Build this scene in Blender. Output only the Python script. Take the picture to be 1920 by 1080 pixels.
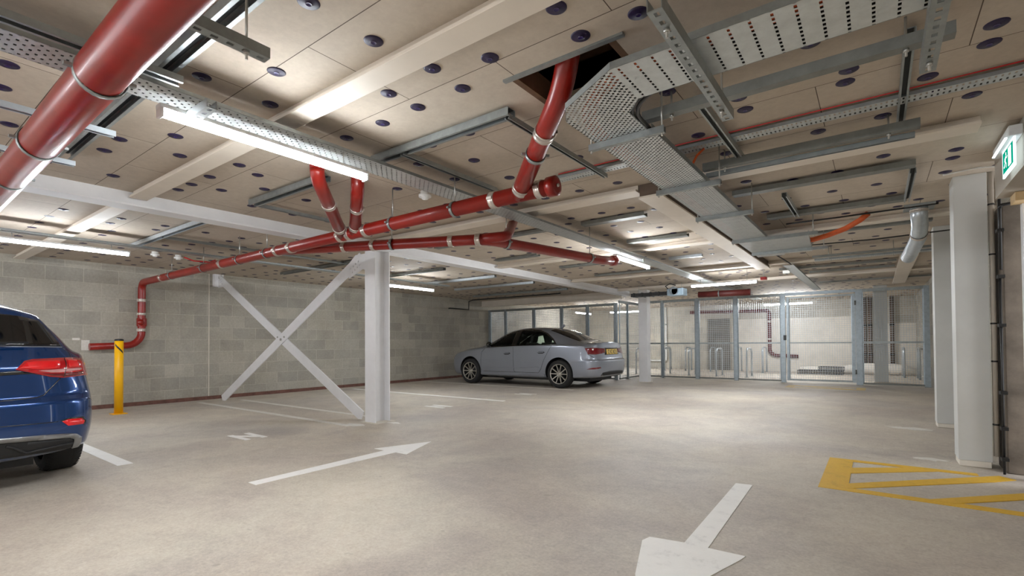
import bpy, bmesh, math, random
from mathutils import Vector, Matrix
from mathutils.bvhtree import BVHTree
random.seed(7)
PI = math.pi
for o in list(bpy.data.objects): bpy.data.objects.remove(o)
S = bpy.context.scene
COL = S.collection

# ------------------------------------------------------------------ camera
F, YAW, PITCH, ROLL = 925.59, -0.636012602, 0.01701323, -0.00652206
cp, sp, cy_, sy_ = math.cos(PITCH), math.sin(PITCH), math.cos(YAW), math.sin(YAW)
fw = Vector((sy_*cp, cy_*cp, sp)); rt = Vector((cy_, -sy_, 0)); up = rt.cross(fw)
rt2 = math.cos(ROLL)*rt + math.sin(ROLL)*up
up2 = -math.sin(ROLL)*rt + math.cos(ROLL)*up
cam = bpy.data.cameras.new('camera'); co = bpy.data.objects.new('camera', cam); COL.objects.link(co)
m = Matrix((( rt2.x, up2.x, -fw.x, 0), (rt2.y, up2.y, -fw.y, 0), (rt2.z, up2.z, -fw.z, 1.02), (0, 0, 0, 1)))
co.matrix_world = m
cam.sensor_width = 36; cam.lens = F/1920*36; cam.shift_y = (627.46-540)/1920
cam.clip_start = 0.02
S.camera = co
S.view_settings.view_transform = 'Standard'; S.view_settings.look = 'None'
S.view_settings.gamma = 1; S.view_settings.use_curve_mapping = False
S.view_settings.exposure = 1.75
w = bpy.data.worlds.new('world'); S.world = w; w.use_nodes = True
w.node_tree.nodes['Background'].inputs[0].default_value = (0.96, 0.97, 1.0, 1)
w.node_tree.nodes['Background'].inputs[1].default_value = 1.15
LAMP = 42.0     # emission of the batten diffusers

# ------------------------------------------------------------------ materials
def srgb(r, g, b):
    def f(c):
        c /= 255
        return c/12.92 if c <= 0.04045 else ((c+0.055)/1.055)**2.4
    return (f(r), f(g), f(b), 1)
class NT:
    def __init__(s, name):
        s.m = bpy.data.materials.new(name); s.m.use_nodes = True
        s.t = s.m.node_tree; s.b = s.t.nodes['Principled BSDF']; s.o = s.t.nodes['Material Output']
    def n(s, kind, **kw):
        x = s.t.nodes.new(kind)
        for k, v in kw.items():
            if k in x.inputs.keys() if isinstance(k, str) else False: x.inputs[k].default_value = v
            else: setattr(x, k, v)
        return x
    def l(s, a, b): s.t.links.new(a, b)
    def coord(s, scale=(1, 1, 1), rot=(0, 0, 0), loc=(0, 0, 0)):
        c = s.n('ShaderNodeTexCoord'); mp = s.n('ShaderNodeMapping')
        mp.inputs['Scale'].default_value = scale; mp.inputs['Rotation'].default_value = rot; mp.inputs['Location'].default_value = loc
        s.l(c.outputs['Object'], mp.inputs['Vector']); return mp.outputs[0]
    def noise(s, v, scale, detail=6, rough=0.6, dist=0):
        x = s.n('ShaderNodeTexNoise'); x.inputs['Scale'].default_value = scale; x.inputs['Detail'].default_value = detail
        x.inputs['Roughness'].default_value = rough; x.inputs['Distortion'].default_value = dist
        s.l(v, x.inputs['Vector']); return x.outputs['Fac']
    def ramp(s, f, stops):
        x = s.n('ShaderNodeValToRGB'); r = x.color_ramp
        while len(r.elements) < len(stops): r.elements.new(0.5)
        for e, (p, c) in zip(r.elements, stops): e.position = p; e.color = c if len(c) == 4 else (*c, 1)
        s.l(f, x.inputs[0]); return x.outputs[0]
    def mix(s, f, a, b, mode='MIX'):
        x = s.n('ShaderNodeMix', data_type='RGBA', blend_type=mode)
        for sock, v in ((x.inputs[0], f), (x.inputs[6], a), (x.inputs[7], b)):
            if hasattr(v, 'links') or hasattr(v, 'is_linked'): s.l(v, sock)
            else: sock.default_value = v
        return x.outputs[2]
    def bump(s, h, strength=0.3, dist=0.01):
        x = s.n('ShaderNodeBump'); x.inputs['Strength'].default_value = strength; x.inputs['Distance'].default_value = dist
        s.l(h, x.inputs['Height']); s.l(x.outputs[0], s.b.inputs['Normal'])
def g(v): return (v, v, v, 1)
def simple(name, col, rough=0.5, metal=0.0, mottle=0.12, scale=8, bump=0.0, coat=0, emit=0, spec=0.5):
    t = NT(name); v = t.coord()
    f = t.noise(v, scale)
    lo = tuple(c*(1-mottle) for c in col[:3]) + (1,); hi = tuple(min(1, c*(1+mottle)) for c in col[:3]) + (1,)
    t.l(t.ramp(f, [(0.3, lo), (0.7, hi)]), t.b.inputs['Base Color'])
    t.b.inputs['Roughness'].default_value = rough; t.b.inputs['Metallic'].default_value = metal
    t.b.inputs['Specular IOR Level'].default_value = spec
    if coat: t.b.inputs['Coat Weight'].default_value = coat; t.b.inputs['Coat Roughness'].default_value = 0.05
    if bump: t.bump(t.noise(v, scale*6), bump, 0.004)
    if emit:
        t.b.inputs['Emission Color'].default_value = col; t.b.inputs['Emission Strength'].default_value = emit
    return t.m
M = {}
def mat_floor():
    t = NT('poured_concrete'); v = t.coord()
    n1 = t.noise(v, 0.42, 7, 0.6, 0.5); n2 = t.noise(v, 2.1, 9, 0.68, 0.8); n3 = t.noise(v, 55, 5, 0.75); n4 = t.noise(t.coord(loc=(5, 2, 0)), 0.75, 7, 0.62, 0.9); n5 = t.noise(v, 14, 6, 0.7, 0.3)
    base = t.ramp(n1, [(0.34, srgb(168, 160, 153)), (0.50, srgb(192, 180, 165)), (0.64, srgb(214, 199, 178))])
    a = t.mix(0.42, base, t.ramp(n2, [(0.30, srgb(150, 143, 138)), (0.5, srgb(192, 184, 172)), (0.70, srgb(218, 209, 195))]))
    b = t.mix(0.30, a, t.ramp(n4, [(0.38, srgb(156, 146, 146)), (0.60, srgb(206, 200, 186))]))
    c = t.mix(0.55, b, t.ramp(n3, [(0.30, g(0.34)), (0.62, g(0.62))]), 'OVERLAY')
    c = t.mix(0.30, c, t.ramp(n5, [(0.32, g(0.36)), (0.6, g(0.6))]), 'OVERLAY')
    sp_ = t.ramp(t.noise(v, 7, 3, 0.5), [(0.71, g(0)), (0.75, g(1))])
    d = t.mix(t.mix(1.0, sp_, g(0.35), 'MULTIPLY'), c, srgb(120, 110, 98))
    t.l(d, t.b.inputs['Base Color'])
    t.l(t.ramp(n1, [(0.3, g(0.48)), (0.7, g(0.72))]), t.b.inputs['Roughness'])
    t.bump(n3, 0.35, 0.005); return t.m
def mat_block(name, axis, tint=(1, 1, 1), dark=0.0):
    # axis 'x': wall of constant X (runs along Y); 'y': wall of constant Y
    t = NT(name)
    tc = t.n('ShaderNodeTexCoord'); sx = t.n('ShaderNodeSeparateXYZ'); t.l(tc.outputs['Object'], sx.inputs[0])
    cb = t.n('ShaderNodeCombineXYZ'); t.l(sx.outputs[1 if axis == 'x' else 0], cb.inputs[0]); t.l(sx.outputs[2], cb.inputs[1])
    br = t.n('ShaderNodeTexBrick'); t.l(cb.outputs[0], br.inputs['Vector'])
    br.inputs['Scale'].default_value = 1; br.inputs['Mortar Size'].default_value = 0.0065; br.inputs['Mortar Smooth'].default_value = 0.3
    br.inputs['Brick Width'].default_value = 0.45; br.inputs['Row Height'].default_value = 0.225; br.inputs['Bias'].default_value = 0
    def tt(c): return tuple(a*b for a, b in zip(c[:3], tint)) + (1,)
    br.inputs['Color1'].default_value = tt(srgb(188-dark, 181-dark, 165-dark)); br.inputs['Color2'].default_value = tt(srgb(146-dark, 141-dark, 130-dark))
    br.inputs['Mortar'].default_value = tt(srgb(200-dark, 193-dark, 178-dark))
    v = t.coord(); n = t.noise(v, 2.2, 8, 0.7, 0.5); n2 = t.noise(v, 30, 5, 0.7); n3 = t.noise(v, 0.8, 4, 0.6)
    c = t.mix(0.38, br.outputs['Color'], t.ramp(n, [(0.3, tt(srgb(136-dark, 132-dark, 126-dark))), (0.7, tt(srgb(200-dark, 194-dark, 182-dark)))]))
    c = t.mix(0.5, c, t.ramp(n2, [(0.3, g(0.35)), (0.7, g(0.65))]), 'OVERLAY')
    c = t.mix(0.25, c, t.ramp(n3, [(0.35, tt(srgb(128, 120, 104))), (0.65, tt(srgb(176, 176, 170)))]))
    t.l(c, t.b.inputs['Base Color']); t.b.inputs['Roughness'].default_value = 0.9
    inv = t.n('ShaderNodeMath', operation='SUBTRACT'); inv.inputs[0].default_value = 1.0; t.l(br.outputs['Fac'], inv.inputs[1])
    ad = t.n('ShaderNodeMath', operation='MULTIPLY_ADD'); t.l(n2, ad.inputs[0]); ad.inputs[1].default_value = 0.6; t.l(inv.outputs[0], ad.inputs[2])
    t.bump(ad.outputs[0], 0.5, 0.006); return t.m
def mat_ceiling():
    t = NT('cement_fibre_boards')
    br = t.n('ShaderNodeTexBrick'); t.l(t.coord(loc=(0.24, -0.03, 0)), br.inputs['Vector'])
    br.inputs['Scale'].default_value = 1; br.inputs['Mortar Size'].default_value = 0.0022; br.inputs['Mortar Smooth'].default_value = 0
    br.inputs['Brick Width'].default_value = 1.2; br.inputs['Row Height'].default_value = 0.6; br.inputs['Bias'].default_value = 0
    br.inputs['Color1'].default_value = srgb(196, 184, 168); br.inputs['Color2'].default_value = srgb(184, 170, 152); br.inputs['Mortar'].default_value = srgb(84, 70, 58)
    v = t.coord(); n = t.noise(v, 1.1, 6, 0.6, 0.4); n2 = t.noise(v, 24, 6, 0.75)
    c = t.mix(0.4, br.outputs['Color'], t.ramp(n, [(0.3, srgb(166, 152, 136)), (0.7, srgb(206, 196, 182))]))
    c = t.mix(br.outputs['Fac'], c, srgb(84, 70, 58))
    c = t.mix(0.35, c, t.ramp(n2, [(0.3, g(0.38)), (0.7, g(0.62))]), 'OVERLAY')
    t.l(c, t.b.inputs['Base Color']); t.b.inputs['Roughness'].default_value = 0.8; return t.m
def mat_holes(name, kind, pitch, size, col=(0.62, 0.66, 0.68, 1), loc=(0, 0, 0), row=0.5):
    """galvanised sheet with punched holes that can be seen through"""
    t = NT(name)
    v = t.coord(loc=loc); f = t.noise(v, 14, 5, 0.7)
    t.l(t.ramp(f, [(0.3, tuple(c*0.8 for c in col[:3])+(1,)), (0.7, col)]), t.b.inputs['Base Color'])
    t.b.inputs['Metallic'].default_value = 0.55; t.b.inputs['Roughness'].default_value = 0.42
    sx = t.n('ShaderNodeSeparateXYZ'); t.l(v, sx.inputs[0])
    def fr(sock, p, off=0.0):
        a = t.n('ShaderNodeMath', operation='MULTIPLY_ADD'); t.l(sock, a.inputs[0]); a.inputs[1].default_value = 1/p; a.inputs[2].default_value = off
        b = t.n('ShaderNodeMath', operation='FRACT'); t.l(a.outputs[0], b.inputs[0])
        c = t.n('ShaderNodeMath', operation='SUBTRACT'); t.l(b.outputs[0], c.inputs[0]); c.inputs[1].default_value = 0.5
        d = t.n('ShaderNodeMath', operation='ABSOLUTE'); t.l(c.outputs[0], d.inputs[0]); 
        e = t.n('ShaderNodeMath', operation='MULTIPLY'); t.l(d.outputs[0], e.inputs[0]); e.inputs[1].default_value = p
        return e.outputs[0]
    def less(sock, v_):
        a = t.n('ShaderNodeMath', operation='LESS_THAN'); t.l(sock, a.inputs[0]); a.inputs[1].default_value = v_; return a.outputs[0]
    def mul(a_, b_):
        a = t.n('ShaderNodeMath', operation='MULTIPLY'); t.l(a_, a.inputs[0]); t.l(b_, a.inputs[1]); return a.outputs[0]
    def mx(a_, b_):
        a = t.n('ShaderNodeMath', operation='MAXIMUM'); t.l(a_, a.inputs[0]); t.l(b_, a.inputs[1]); return a.outputs[0]
    px_, py_ = pitch; sx_, sy2 = size
    h = mul(less(fr(sx.outputs[0], px_), sx_/2), less(fr(sx.outputs[1], py_), sy2/2))
    if kind == 'stagger':
        h2 = mul(less(fr(sx.outputs[0], px_, 0.5), sx_/2), less(fr(sx.outputs[1], py_, 0.5), sy2/2)); h = mx(h, h2)
    # only punch faces that look up or down
    ge = t.n('ShaderNodeTexCoord'); s2 = t.n('ShaderNodeSeparateXYZ'); t.l(ge.outputs['Normal'], s2.inputs[0])
    ab = t.n('ShaderNodeMath', operation='ABSOLUTE'); t.l(s2.outputs[2], ab.inputs[0])
    gt = t.n('ShaderNodeMath', operation='GREATER_THAN'); t.l(ab.outputs[0], gt.inputs[0]); gt.inputs[1].default_value = 0.6
    h = mul(h, gt.outputs[0])
    tr = t.n('ShaderNodeBsdfTransparent'); ms = t.n('ShaderNodeMixShader')
    t.l(h, ms.inputs[0]); t.l(t.b.outputs[0], ms.inputs[1]); t.l(tr.outputs[0], ms.inputs[2]); t.l(ms.outputs[0], t.o.inputs['Surface'])
    return t.m
def mat_emit(name, col, strength):
    t = NT(name); e = t.n('ShaderNodeEmission'); e.inputs[0].default_value = col; e.inputs[1].default_value = strength
    t.l(e.outputs[0], t.o.inputs['Surface']); return t.m
def mat_paint(name, col, rough_patch=0.15):
    t = NT(name); v = t.coord(); f = t.noise(v, 7, 8, 0.75); f2 = t.noise(v, 60, 3, 0.6)
    c = t.ramp(f, [(0.25, tuple(x*0.72 for x in col[:3])+(1,)), (0.45, col), (0.8, tuple(min(1, x*1.05) for x in col[:3])+(1,))])
    c = t.mix(rough_patch, c, t.ramp(f2, [(0.35, g(0.3)), (0.6, g(0.7))]), 'OVERLAY')
    t.l(c, t.b.inputs['Base Color']); t.b.inputs['Roughness'].default_value = 0.6; return t.m
M['floor'] = mat_floor()
M['block_x'] = mat_block('grey_blockwork_long', 'x'); M['block_y'] = mat_block('grey_blockwork_cross', 'y', (1.0, .985, .96), -22)
M['ceiling'] = mat_ceiling()
M['white'] = simple('white_painted_steel', srgb(232, 232, 234), 0.5, 0, 0.04, 5)
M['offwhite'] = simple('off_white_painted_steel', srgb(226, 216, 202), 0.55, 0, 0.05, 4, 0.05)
M['pillar'] = simple('pale_grey_painted_board', srgb(202, 203, 200), 0.55, 0, 0.05, 3, 0.08)
M['cream'] = simple('cream_wall_paint', srgb(176, 168, 156), 0.7, 0, 0.06, 3)
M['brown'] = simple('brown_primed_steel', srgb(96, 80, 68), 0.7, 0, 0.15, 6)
M['galv'] = simple('galvanised_steel', srgb(152, 158, 158), 0.38, 0.65, 0.14, 18)
M['galv_d'] = simple('dull_galvanised_steel', srgb(128, 130, 126), 0.5, 0.5, 0.14, 12)
M['galv_c'] = simple('bluish_galvanised_steel', srgb(166, 177, 184), 0.4, 0.5, 0.12, 18)
M['galv_b'] = simple('bright_galvanised_steel', srgb(188, 196, 202), 0.32, 0.6, 0.1, 18)
M['slot_in'] = simple('dark_channel_inside', srgb(46, 50, 52), 0.6, 0.3)
M['bolt'] = simple('zinc_bolt', srgb(190, 190, 186), 0.3, 0.8)
M['red'] = simple('red_iron_pipe', srgb(138, 24, 14), 0.33, 0, 0.16, 7, 0.06, 0.1)
M['red_dark'] = simple('dull_dark_red_pipe', srgb(92, 36, 32), 0.5, 0, 0.16, 7)
M['band'] = simple('stainless_band', srgb(205, 196, 188), 0.3, 0.75, 0.1, 20)
M['blackrub'] = simple('black_rubber', srgb(28, 28, 28), 0.7)
M['blackpl'] = simple('black_plastic', srgb(30, 30, 31), 0.4)
M['disc'] = simple('purple_plastic_disc', srgb(34, 22, 60), 0.5, 0, 0.2, 40)
M['disc_c'] = simple('purple_disc_boss', srgb(48, 36, 92), 0.35)
M['yellow'] = simple('yellow_enamel', srgb(250, 186, 8), 0.4, 0, 0.04)
M['wpaint'] = mat_paint('white_floor_paint', srgb(245, 243, 239)); M['wpaint2'] = mat_paint('worn_white_floor_paint', srgb(222, 218, 210), 0.3)
M['ypaint'] = mat_paint('yellow_floor_paint', srgb(224, 178, 50)); M['ypaint2'] = mat_paint('faded_yellow_floor_paint', srgb(204, 178, 118), 0.3)
M['diff'] = mat_emit('led_diffuser', (0.91, 0.96, 1.0, 1), LAMP)
M['diff2'] = mat_emit('brighter_led_diffuser', (0.92, 0.96, 1.0, 1), LAMP*1.6)
M['diff3'] = mat_emit('brightest_led_diffuser', (0.92, 0.96, 1.0, 1), LAMP*2.1)
M['lampbody'] = simple('white_lamp_housing', srgb(225, 228, 230), 0.4)
M['brick'] = simple('reddish_brick_course', srgb(112, 78, 68), 0.85, 0, 0.3, 12, 0.4)
M['timber'] = simple('pale_softwood', srgb(206, 178, 134), 0.6, 0, 0.12, 14)
M['darkwood'] = simple('rough_dark_timber', srgb(104, 78, 56), 0.8, 0, 0.25, 10, 0.3)
M['concrete_l'] = simple('pale_cast_concrete', srgb(222, 215, 203), 0.85, 0, 0.10, 3, 0.2)
M['concrete_d'] = simple('stained_concrete', srgb(104, 95, 85), 0.9, 0, 0.32, 6, 0.4)
M['darkblock'] = mat_block('dark_grey_infill_blocks', 'y', (0.62, 0.63, 0.66), 30)
M['orange'] = simple('orange_flexible_sleeve', srgb(206, 92, 40), 0.55, 0, 0.12, 20)
M['whitepl'] = simple('white_plastic', srgb(228, 228, 224), 0.4, 0, 0.03)
M['redpl'] = simple('red_plastic', srgb(180, 30, 30), 0.4)
M['roll'] = simple('white_fleece_roll', srgb(232, 226, 216), 0.9, 0, 0.08, 14, 0.3)
M['bluebox'] = simple('pale_blue_casing', srgb(176, 198, 214), 0.4, 0.1)
M['tray'] = mat_holes('perforated_tray_round', 'stagger', (0.032, 0.032), (0.0125, 0.0125), (0.66, 0.69, 0.69, 1))
M['trayslot'] = mat_holes('perforated_tray_slots', 'grid', (0.070, 0.028), (0.010, 0.018), (0.66, 0.70, 0.70, 1))
M['traysm'] = mat_holes('perforated_narrow_tray', 'grid', (0.024, 0.05), (0.009, 0.026), (0.62, 0.66, 0.66, 1))
M['traynw'] = mat_holes('perforated_lamp_tray', 'stagger', (0.05, 0.044), (0.014, 0.010), (0.62, 0.66, 0.66, 1))
M['perfx'] = mat_holes('perforated_channel_x', 'grid', (0.05, 10.0), (0.022, 20.0), (0.60, 0.62, 0.62, 1))

# ------------------------------------------------------------------ mesh helpers
class MB:
    def __init__(s): s.v = []; s.f = []; s.mi = []; s.cur = 0; s.sm = []; s.smooth = False
    def add(s, vs, fs):
        k = len(s.v); s.v += [Vector(p) for p in vs]
        for f in fs: s.f.append([i+k for i in f]); s.mi.append(s.cur); s.sm.append(s.smooth)
    def box(s, x0, x1, y0, y1, z0, z1):
        if x0 > x1: x0, x1 = x1, x0
        if y0 > y1: y0, y1 = y1, y0
        if z0 > z1: z0, z1 = z1, z0
        s.add([(x0,y0,z0),(x1,y0,z0),(x1,y1,z0),(x0,y1,z0),(x0,y0,z1),(x1,y0,z1),(x1,y1,z1),(x0,y1,z1)],
              [(0,3,2,1),(4,5,6,7),(0,1,5,4),(1,2,6,5),(2,3,7,6),(3,0,4,7)]); return s
    def bar(s, a, b, wd, ht, upv=(0, 0, 1)):
        a = Vector(a); b = Vector(b); d = (b-a).normalized(); u = Vector(upv); r = d.cross(u)
        if r.length < 1e-4: r = d.cross(Vector((1, 0, 0)))
        r.normalize(); u = r.cross(d)
        c = [(-1,-1),(1,-1),(1,1),(-1,1)]
        vs = [a + r*(i*wd/2) + u*(j*ht/2) for i, j in c] + [b + r*(i*wd/2) + u*(j*ht/2) for i, j in c]
        s.add(vs, [(0,1,2,3),(7,6,5,4),(0,4,5,1),(1,5,6,2),(2,6,7,3),(3,7,4,0)]); return s
    def tube(s, pts, r, n=20, cap=True, rs=None):
        pts = [Vector(p) for p in pts]; old = s.smooth; k = len(pts); ring = []
        t0 = (pts[1]-pts[0]).normalized(); u = t0.orthogonal().normalized()
        if abs(t0.z) < 0.9: u = (Vector((0,0,1)) - t0*t0.z).normalized()
        vs = []
        for i, p in enumerate(pts):
            t = ((pts[i+1]-p).normalized() if i < k-1 else Vector()) + ((p-pts[i-1]).normalized() if i else Vector())
            t.normalize(); u = (u - t*u.dot(t)).normalized(); v = t.cross(u); rr = rs[i] if rs else r
            for j in range(n): a = 2*PI*j/n; vs.append(p + u*math.cos(a)*rr + v*math.sin(a)*rr)
        fs = [(i*n+j, i*n+(j+1) % n, (i+1)*n+(j+1) % n, (i+1)*n+j) for i in range(k-1) for j in range(n)]
        s.smooth = True; s.add(vs, fs); s.smooth = False
        if cap:
            s.add(vs[:n], [tuple(reversed(range(n)))]); s.add(vs[-n:], [tuple(range(n))])
        s.smooth = old; return s
    def cyl(s, a, b, r, n=20): return s.tube([a, b], r, n)
    def prism(s, poly, z0, z1):
        n = len(poly); area = sum(poly[i][0]*poly[(i+1) % n][1]-poly[(i+1) % n][0]*poly[i][1] for i in range(n))
        if area < 0: poly = poly[::-1]
        s.add([(x, y, z0) for x, y in poly] + [(x, y, z1) for x, y in poly],
              [tuple(reversed(range(n))), tuple(range(n, 2*n))] + [(i, (i+1) % n, n+(i+1) % n, n+i) for i in range(n)]); return s
    def lathe(s, prof, c, axis, n=32):
        """prof: (radius, offset along axis) list"""
        c = Vector(c); ax = Vector(axis).normalized(); u = ax.orthogonal().normalized(); v = ax.cross(u)
        vs = [c + ax*o + (u*math.cos(2*PI*j/n) + v*math.sin(2*PI*j/n))*r for r, o in prof for j in range(n)]
        k = len(prof); s.smooth = True
        s.add(vs, [(i*n+j, i*n+(j+1) % n, (i+1)*n+(j+1) % n, (i+1)*n+j) for i in range(k-1) for j in range(n)]); s.smooth = False
        return s
    def build(s, name, mats, parent=None, bevel=0, weld=True):
        if not isinstance(mats, (list, tuple)): mats = [mats]
        me = bpy.data.meshes.new(name); off = Vector(parent.get('_w', (0, 0, 0))) if parent else Vector()
        me.from_pydata([p-off for p in s.v], [], s.f)
        for mt in mats: me.materials.append(mt)
        for p, mi, sm in zip(me.polygons, s.mi, s.sm): p.material_index = mi; p.use_smooth = sm
        bm = bmesh.new(); bm.from_mesh(me)
        if weld: bmesh.ops.remove_doubles(bm, verts=bm.verts, dist=1e-5)
        bmesh.ops.recalc_face_normals(bm, faces=bm.faces)
        bm.to_mesh(me); bm.free()
        o = bpy.data.objects.new(name, me); COL.objects.link(o)
        if parent: o.parent = parent; o['_w'] = tuple(off)
        if bevel:
            b = o.modifiers.new('bevel', 'BEVEL'); b.width = bevel; b.segments = 2; b.limit_method = 'ANGLE'
        return o
def thing(name, label, cat, loc=(0, 0, 0), group=None):
    o = bpy.data.objects.new(name, None); COL.objects.link(o); o.location = loc; o['_w'] = tuple(loc)
    o.empty_display_size = 0.1; o['label'] = label; o['category'] = cat
    if group: o['group'] = group
    return o
def tag(o, label, cat, group=None):
    o['label'] = label; o['category'] = cat
    if group: o['group'] = group
    return o
def struct(name, mb, mats, bevel=0):
    o = mb.build(name, mats, None, bevel); o['kind'] = 'structure'; return o
def arc(p0, p1, p2, r, n=8):
    """points of a rounded corner at p1 between p0 and p2"""
    p0, p1, p2 = map(Vector, (p0, p1, p2)); a = (p0-p1).normalized(); b = (p2-p1).normalized()
    ang = a.angle(b); d = r/math.tan(ang/2); s = p1+a*d; e = p1+b*d; c = p1+(a+b).normalized()*(r/math.sin(ang/2))
    va = s-c; vb = e-c; out = []
    tot = va.angle(vb)
    for i in range(n+1):
        t = i/n; out.append(c + (va*math.sin((1-t)*tot) + vb*math.sin(t*tot))/math.sin(tot))
    return out

ZC = 2.36
# ------------------------------------------------------------------ room shell
struct('floor', MB().box(-14.5, 1.6, -4, 19.2, -0.2, 0), M['floor'])
c = MB()
HX0, HX1, HY0, HY1 = -1.48, -0.91, 2.01, 2.46
c.box(-14.5, HX0, -4, 19.2, ZC, ZC+0.25); c.box(HX1, 1.6, -4, 19.2, ZC, ZC+0.25)
c.box(HX0, HX1, -4, HY0, ZC, ZC+0.25); c.box(HX0, HX1, HY1, 19.2, ZC, ZC+0.25)
struct('ceiling', c, M['ceiling'])
h = MB(); h.box(HX0-.02, HX1+.02, HY0-.02, HY1+.02, ZC+.6, ZC+.62)
h.box(HX0-.02, HX0, HY0-.02, HY1+.02, ZC+.1, ZC+.6); h.box(HX1, HX1+.02, HY0-.02, HY1+.02, ZC+.1, ZC+.6)
h.box(HX0, HX1, HY0-.02, HY0, ZC+.1, ZC+.6); h.box(HX0, HX1, HY1, HY1+.02, ZC+.1, ZC+.6)
struct('trim_1', h, M['darkwood'])
hf = thing('opening_frame', 'metal edged dark timber lining around the square ceiling opening the red pipe rises through', 'frame', (-1.2, 2.2, ZC))
MB().box(HX0-.03, HX1+.05, HY0-.03, HY0-.005, ZC-.012, ZC+.001).build('edge_strip', M['galv'], hf)
MB().box(HX0+.0, HX0+.035, HY0, HY1, ZC, ZC+.12).build('joist', M['darkwood'], hf)
MB().box(HX1-.035, HX1-.0, HY0, HY1, ZC, ZC+.12).build('joist', M['darkwood'], hf)
struct('wall_left', MB().box(-10.3, -10.1, -4, 19.2, 0, ZC), M['block_x'])
struct('wall_back', MB().box(-10.1, 1.6, 18.95, 19.2, 0, ZC), M['block_y'])
struct('wall_front_light_block', MB().box(-2.6, 1.2, -4, -3.8, 0, ZC), M['block_y'])  # unseen; solid part shades the right side, gap left open for added fill daylight
wr = MB(); wr.box(0.95, 1.2, 5.62, 19.0, 0, ZC)
struct('wall_right', wr, M['block_x'])
struct('wall_right_front', MB().box(0.90, 1.2, -3.8, 4.9, 0, 2.07), M['cream'])
struct('trim_2', MB().box(-10.1, -10.075, -3.8, 12.3, 0, 0.065), M['brick'], 0.004)
struct('trim_3', MB().box(0.73, 1.2, -3.8, 5.1, 2.07, ZC), M['cream'])          # boxed bulkhead along the right wall
struct('wall_pier', MB().box(0.785, 1.2, 5.27, 5.60, 0, 2.07), M['concrete_d'], 0.01)
struct('door_1', MB().box(0.862, 0.93, 5.05, 5.12, 0, 2.07), M['white'], 0.004)
# thin vertical movement joint of the left wall
struct('trim_4', MB().box(-10.1, -10.094, 4.075, 4.087, 0.06, ZC), M['concrete_l'])

# ------------------------------------------------------------------ steelwork
def ibeam(axis, c0, c1, s0, s1, zb, flange=0.016, web=0.02, ztop=ZC, mat='offwhite', webmat=None, name='ceiling_beam', label='', group=None):
    """beam running along axis, flange from c0..c1 across, s0..s1 along"""
    loc = ((c0+c1)/2, (s0+s1)/2, zb) if axis == 'y' else ((s0+s1)/2, (c0+c1)/2, zb)
    t = thing(name, label, 'beam', loc, group)
    a = MB(); b = MB(); mid = (c0+c1)/2
    def bx(mb, u0, u1, z0, z1):
        if axis == 'y': mb.box(u0, u1, s0, s1, z0, z1)
        else: mb.box(s0, s1, u0, u1, z0, z1)
    bx(a, c0, c1, zb, zb+flange); bx(b, mid-web, mid+web, zb+flange, ztop)
    a.build('bottom_flange', M[mat], t, 0.002); b.build('web', M[webmat or mat], t)
    return t
ibeam('y', -5.38, -5.18, -3.8, 12.3, 2.236, 0.018, 0.06, mat='white', label='long white steel beam running over the braced column from the left foreground to the cage')
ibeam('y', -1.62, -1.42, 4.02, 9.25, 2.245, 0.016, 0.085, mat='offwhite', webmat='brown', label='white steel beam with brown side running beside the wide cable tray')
BX = [(-3.8+2.3, 0, 0)]
def bbeam(y0, y1, x0, x1, lab, zb=2.30): return ibeam('x', y0, y1, x0, x1, zb, 0.018, 0.035, label=lab)
bbeam(1.455, 1.585, -5.18, 0.73, 'white cross beam nearest the camera, sweeping from top centre down to the left')
bbeam(3.97, 4.14, -1.42, 0.52, 'white cross beam ending short of the exit sign at right')
bbeam(3.97, 4.14, -5.18, -1.62, 'white cross beam between the braced column line and the brown-sided beam, in front of the second lamp')
bbeam(6.58, 6.72, -5.18, -1.62, 'second white cross beam from the camera left of the brown-sided beam')
bbeam(9.12, 9.28, -5.18, 0.95, 'far white cross beam at the end of the brown-sided beam')
bbeam(6.58, 6.72, -1.42, 0.95, 'white cross beam passing above the orange sleeve and the far pillar')
bbeam(11.45, 11.6, -5.18, 0.95, 'farthest white cross beam just before the cage')
ibeam('y', .30, .52, 9.35, 13.85, 2.285, .018, .03, label='short white beam running to the cage behind the far pillar')
bbeam(12.0, 12.2, -10.1, -5.38, 'low white beam above the cage mesh behind the silver car', 2.17)
bbeam(1.455, 1.585, -10.1, -5.38, 'white cross beam above the left lamp by the block wall')

def hcol(x0, x1, y0, y1, z1, name, label):
    t = thing(name, label, 'column', ((x0+x1)/2, (y0+y1)/2, 0))
    e = 0.014
    MB().box(x0, x1, y0, y0+e, 0.0, z1).build('flange', M['white'], t, 0.002)
    MB().box(x0, x1, y1-e, y1, 0.0, z1).build('flange', M['white'], t, 0.002)
    MB().box((x0+x1)/2-.006, (x0+x1)/2+.006, y0+e, y1-e, 0.0, z1).build('web', M['white'], t)
    MB().box(x0-.05, x1+.06, y0-.04, y1+.05, -0.01, 0.006).build('base_plate', M['concrete_l'], t)
    return t
hcol(-5.395, -5.185, 4.06, 4.30, 2.236, 'steel_column', 'white steel H column in the middle of the floor at the foot of the crossed brace')
t = thing('box_column', 'slim white square column standing in front of the cage beside the silver car', 'column', (-4.83, 12.3, 0))
MB().box(-4.93, -4.70, 12.17, 12.39, 0, ZC).build('shaft', M['white'], t, 0.004); MB().box(-4.96, -4.67, 12.14, 12.42, -0.01, 0.01).build('foot', M['concrete_l'], t)
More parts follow.
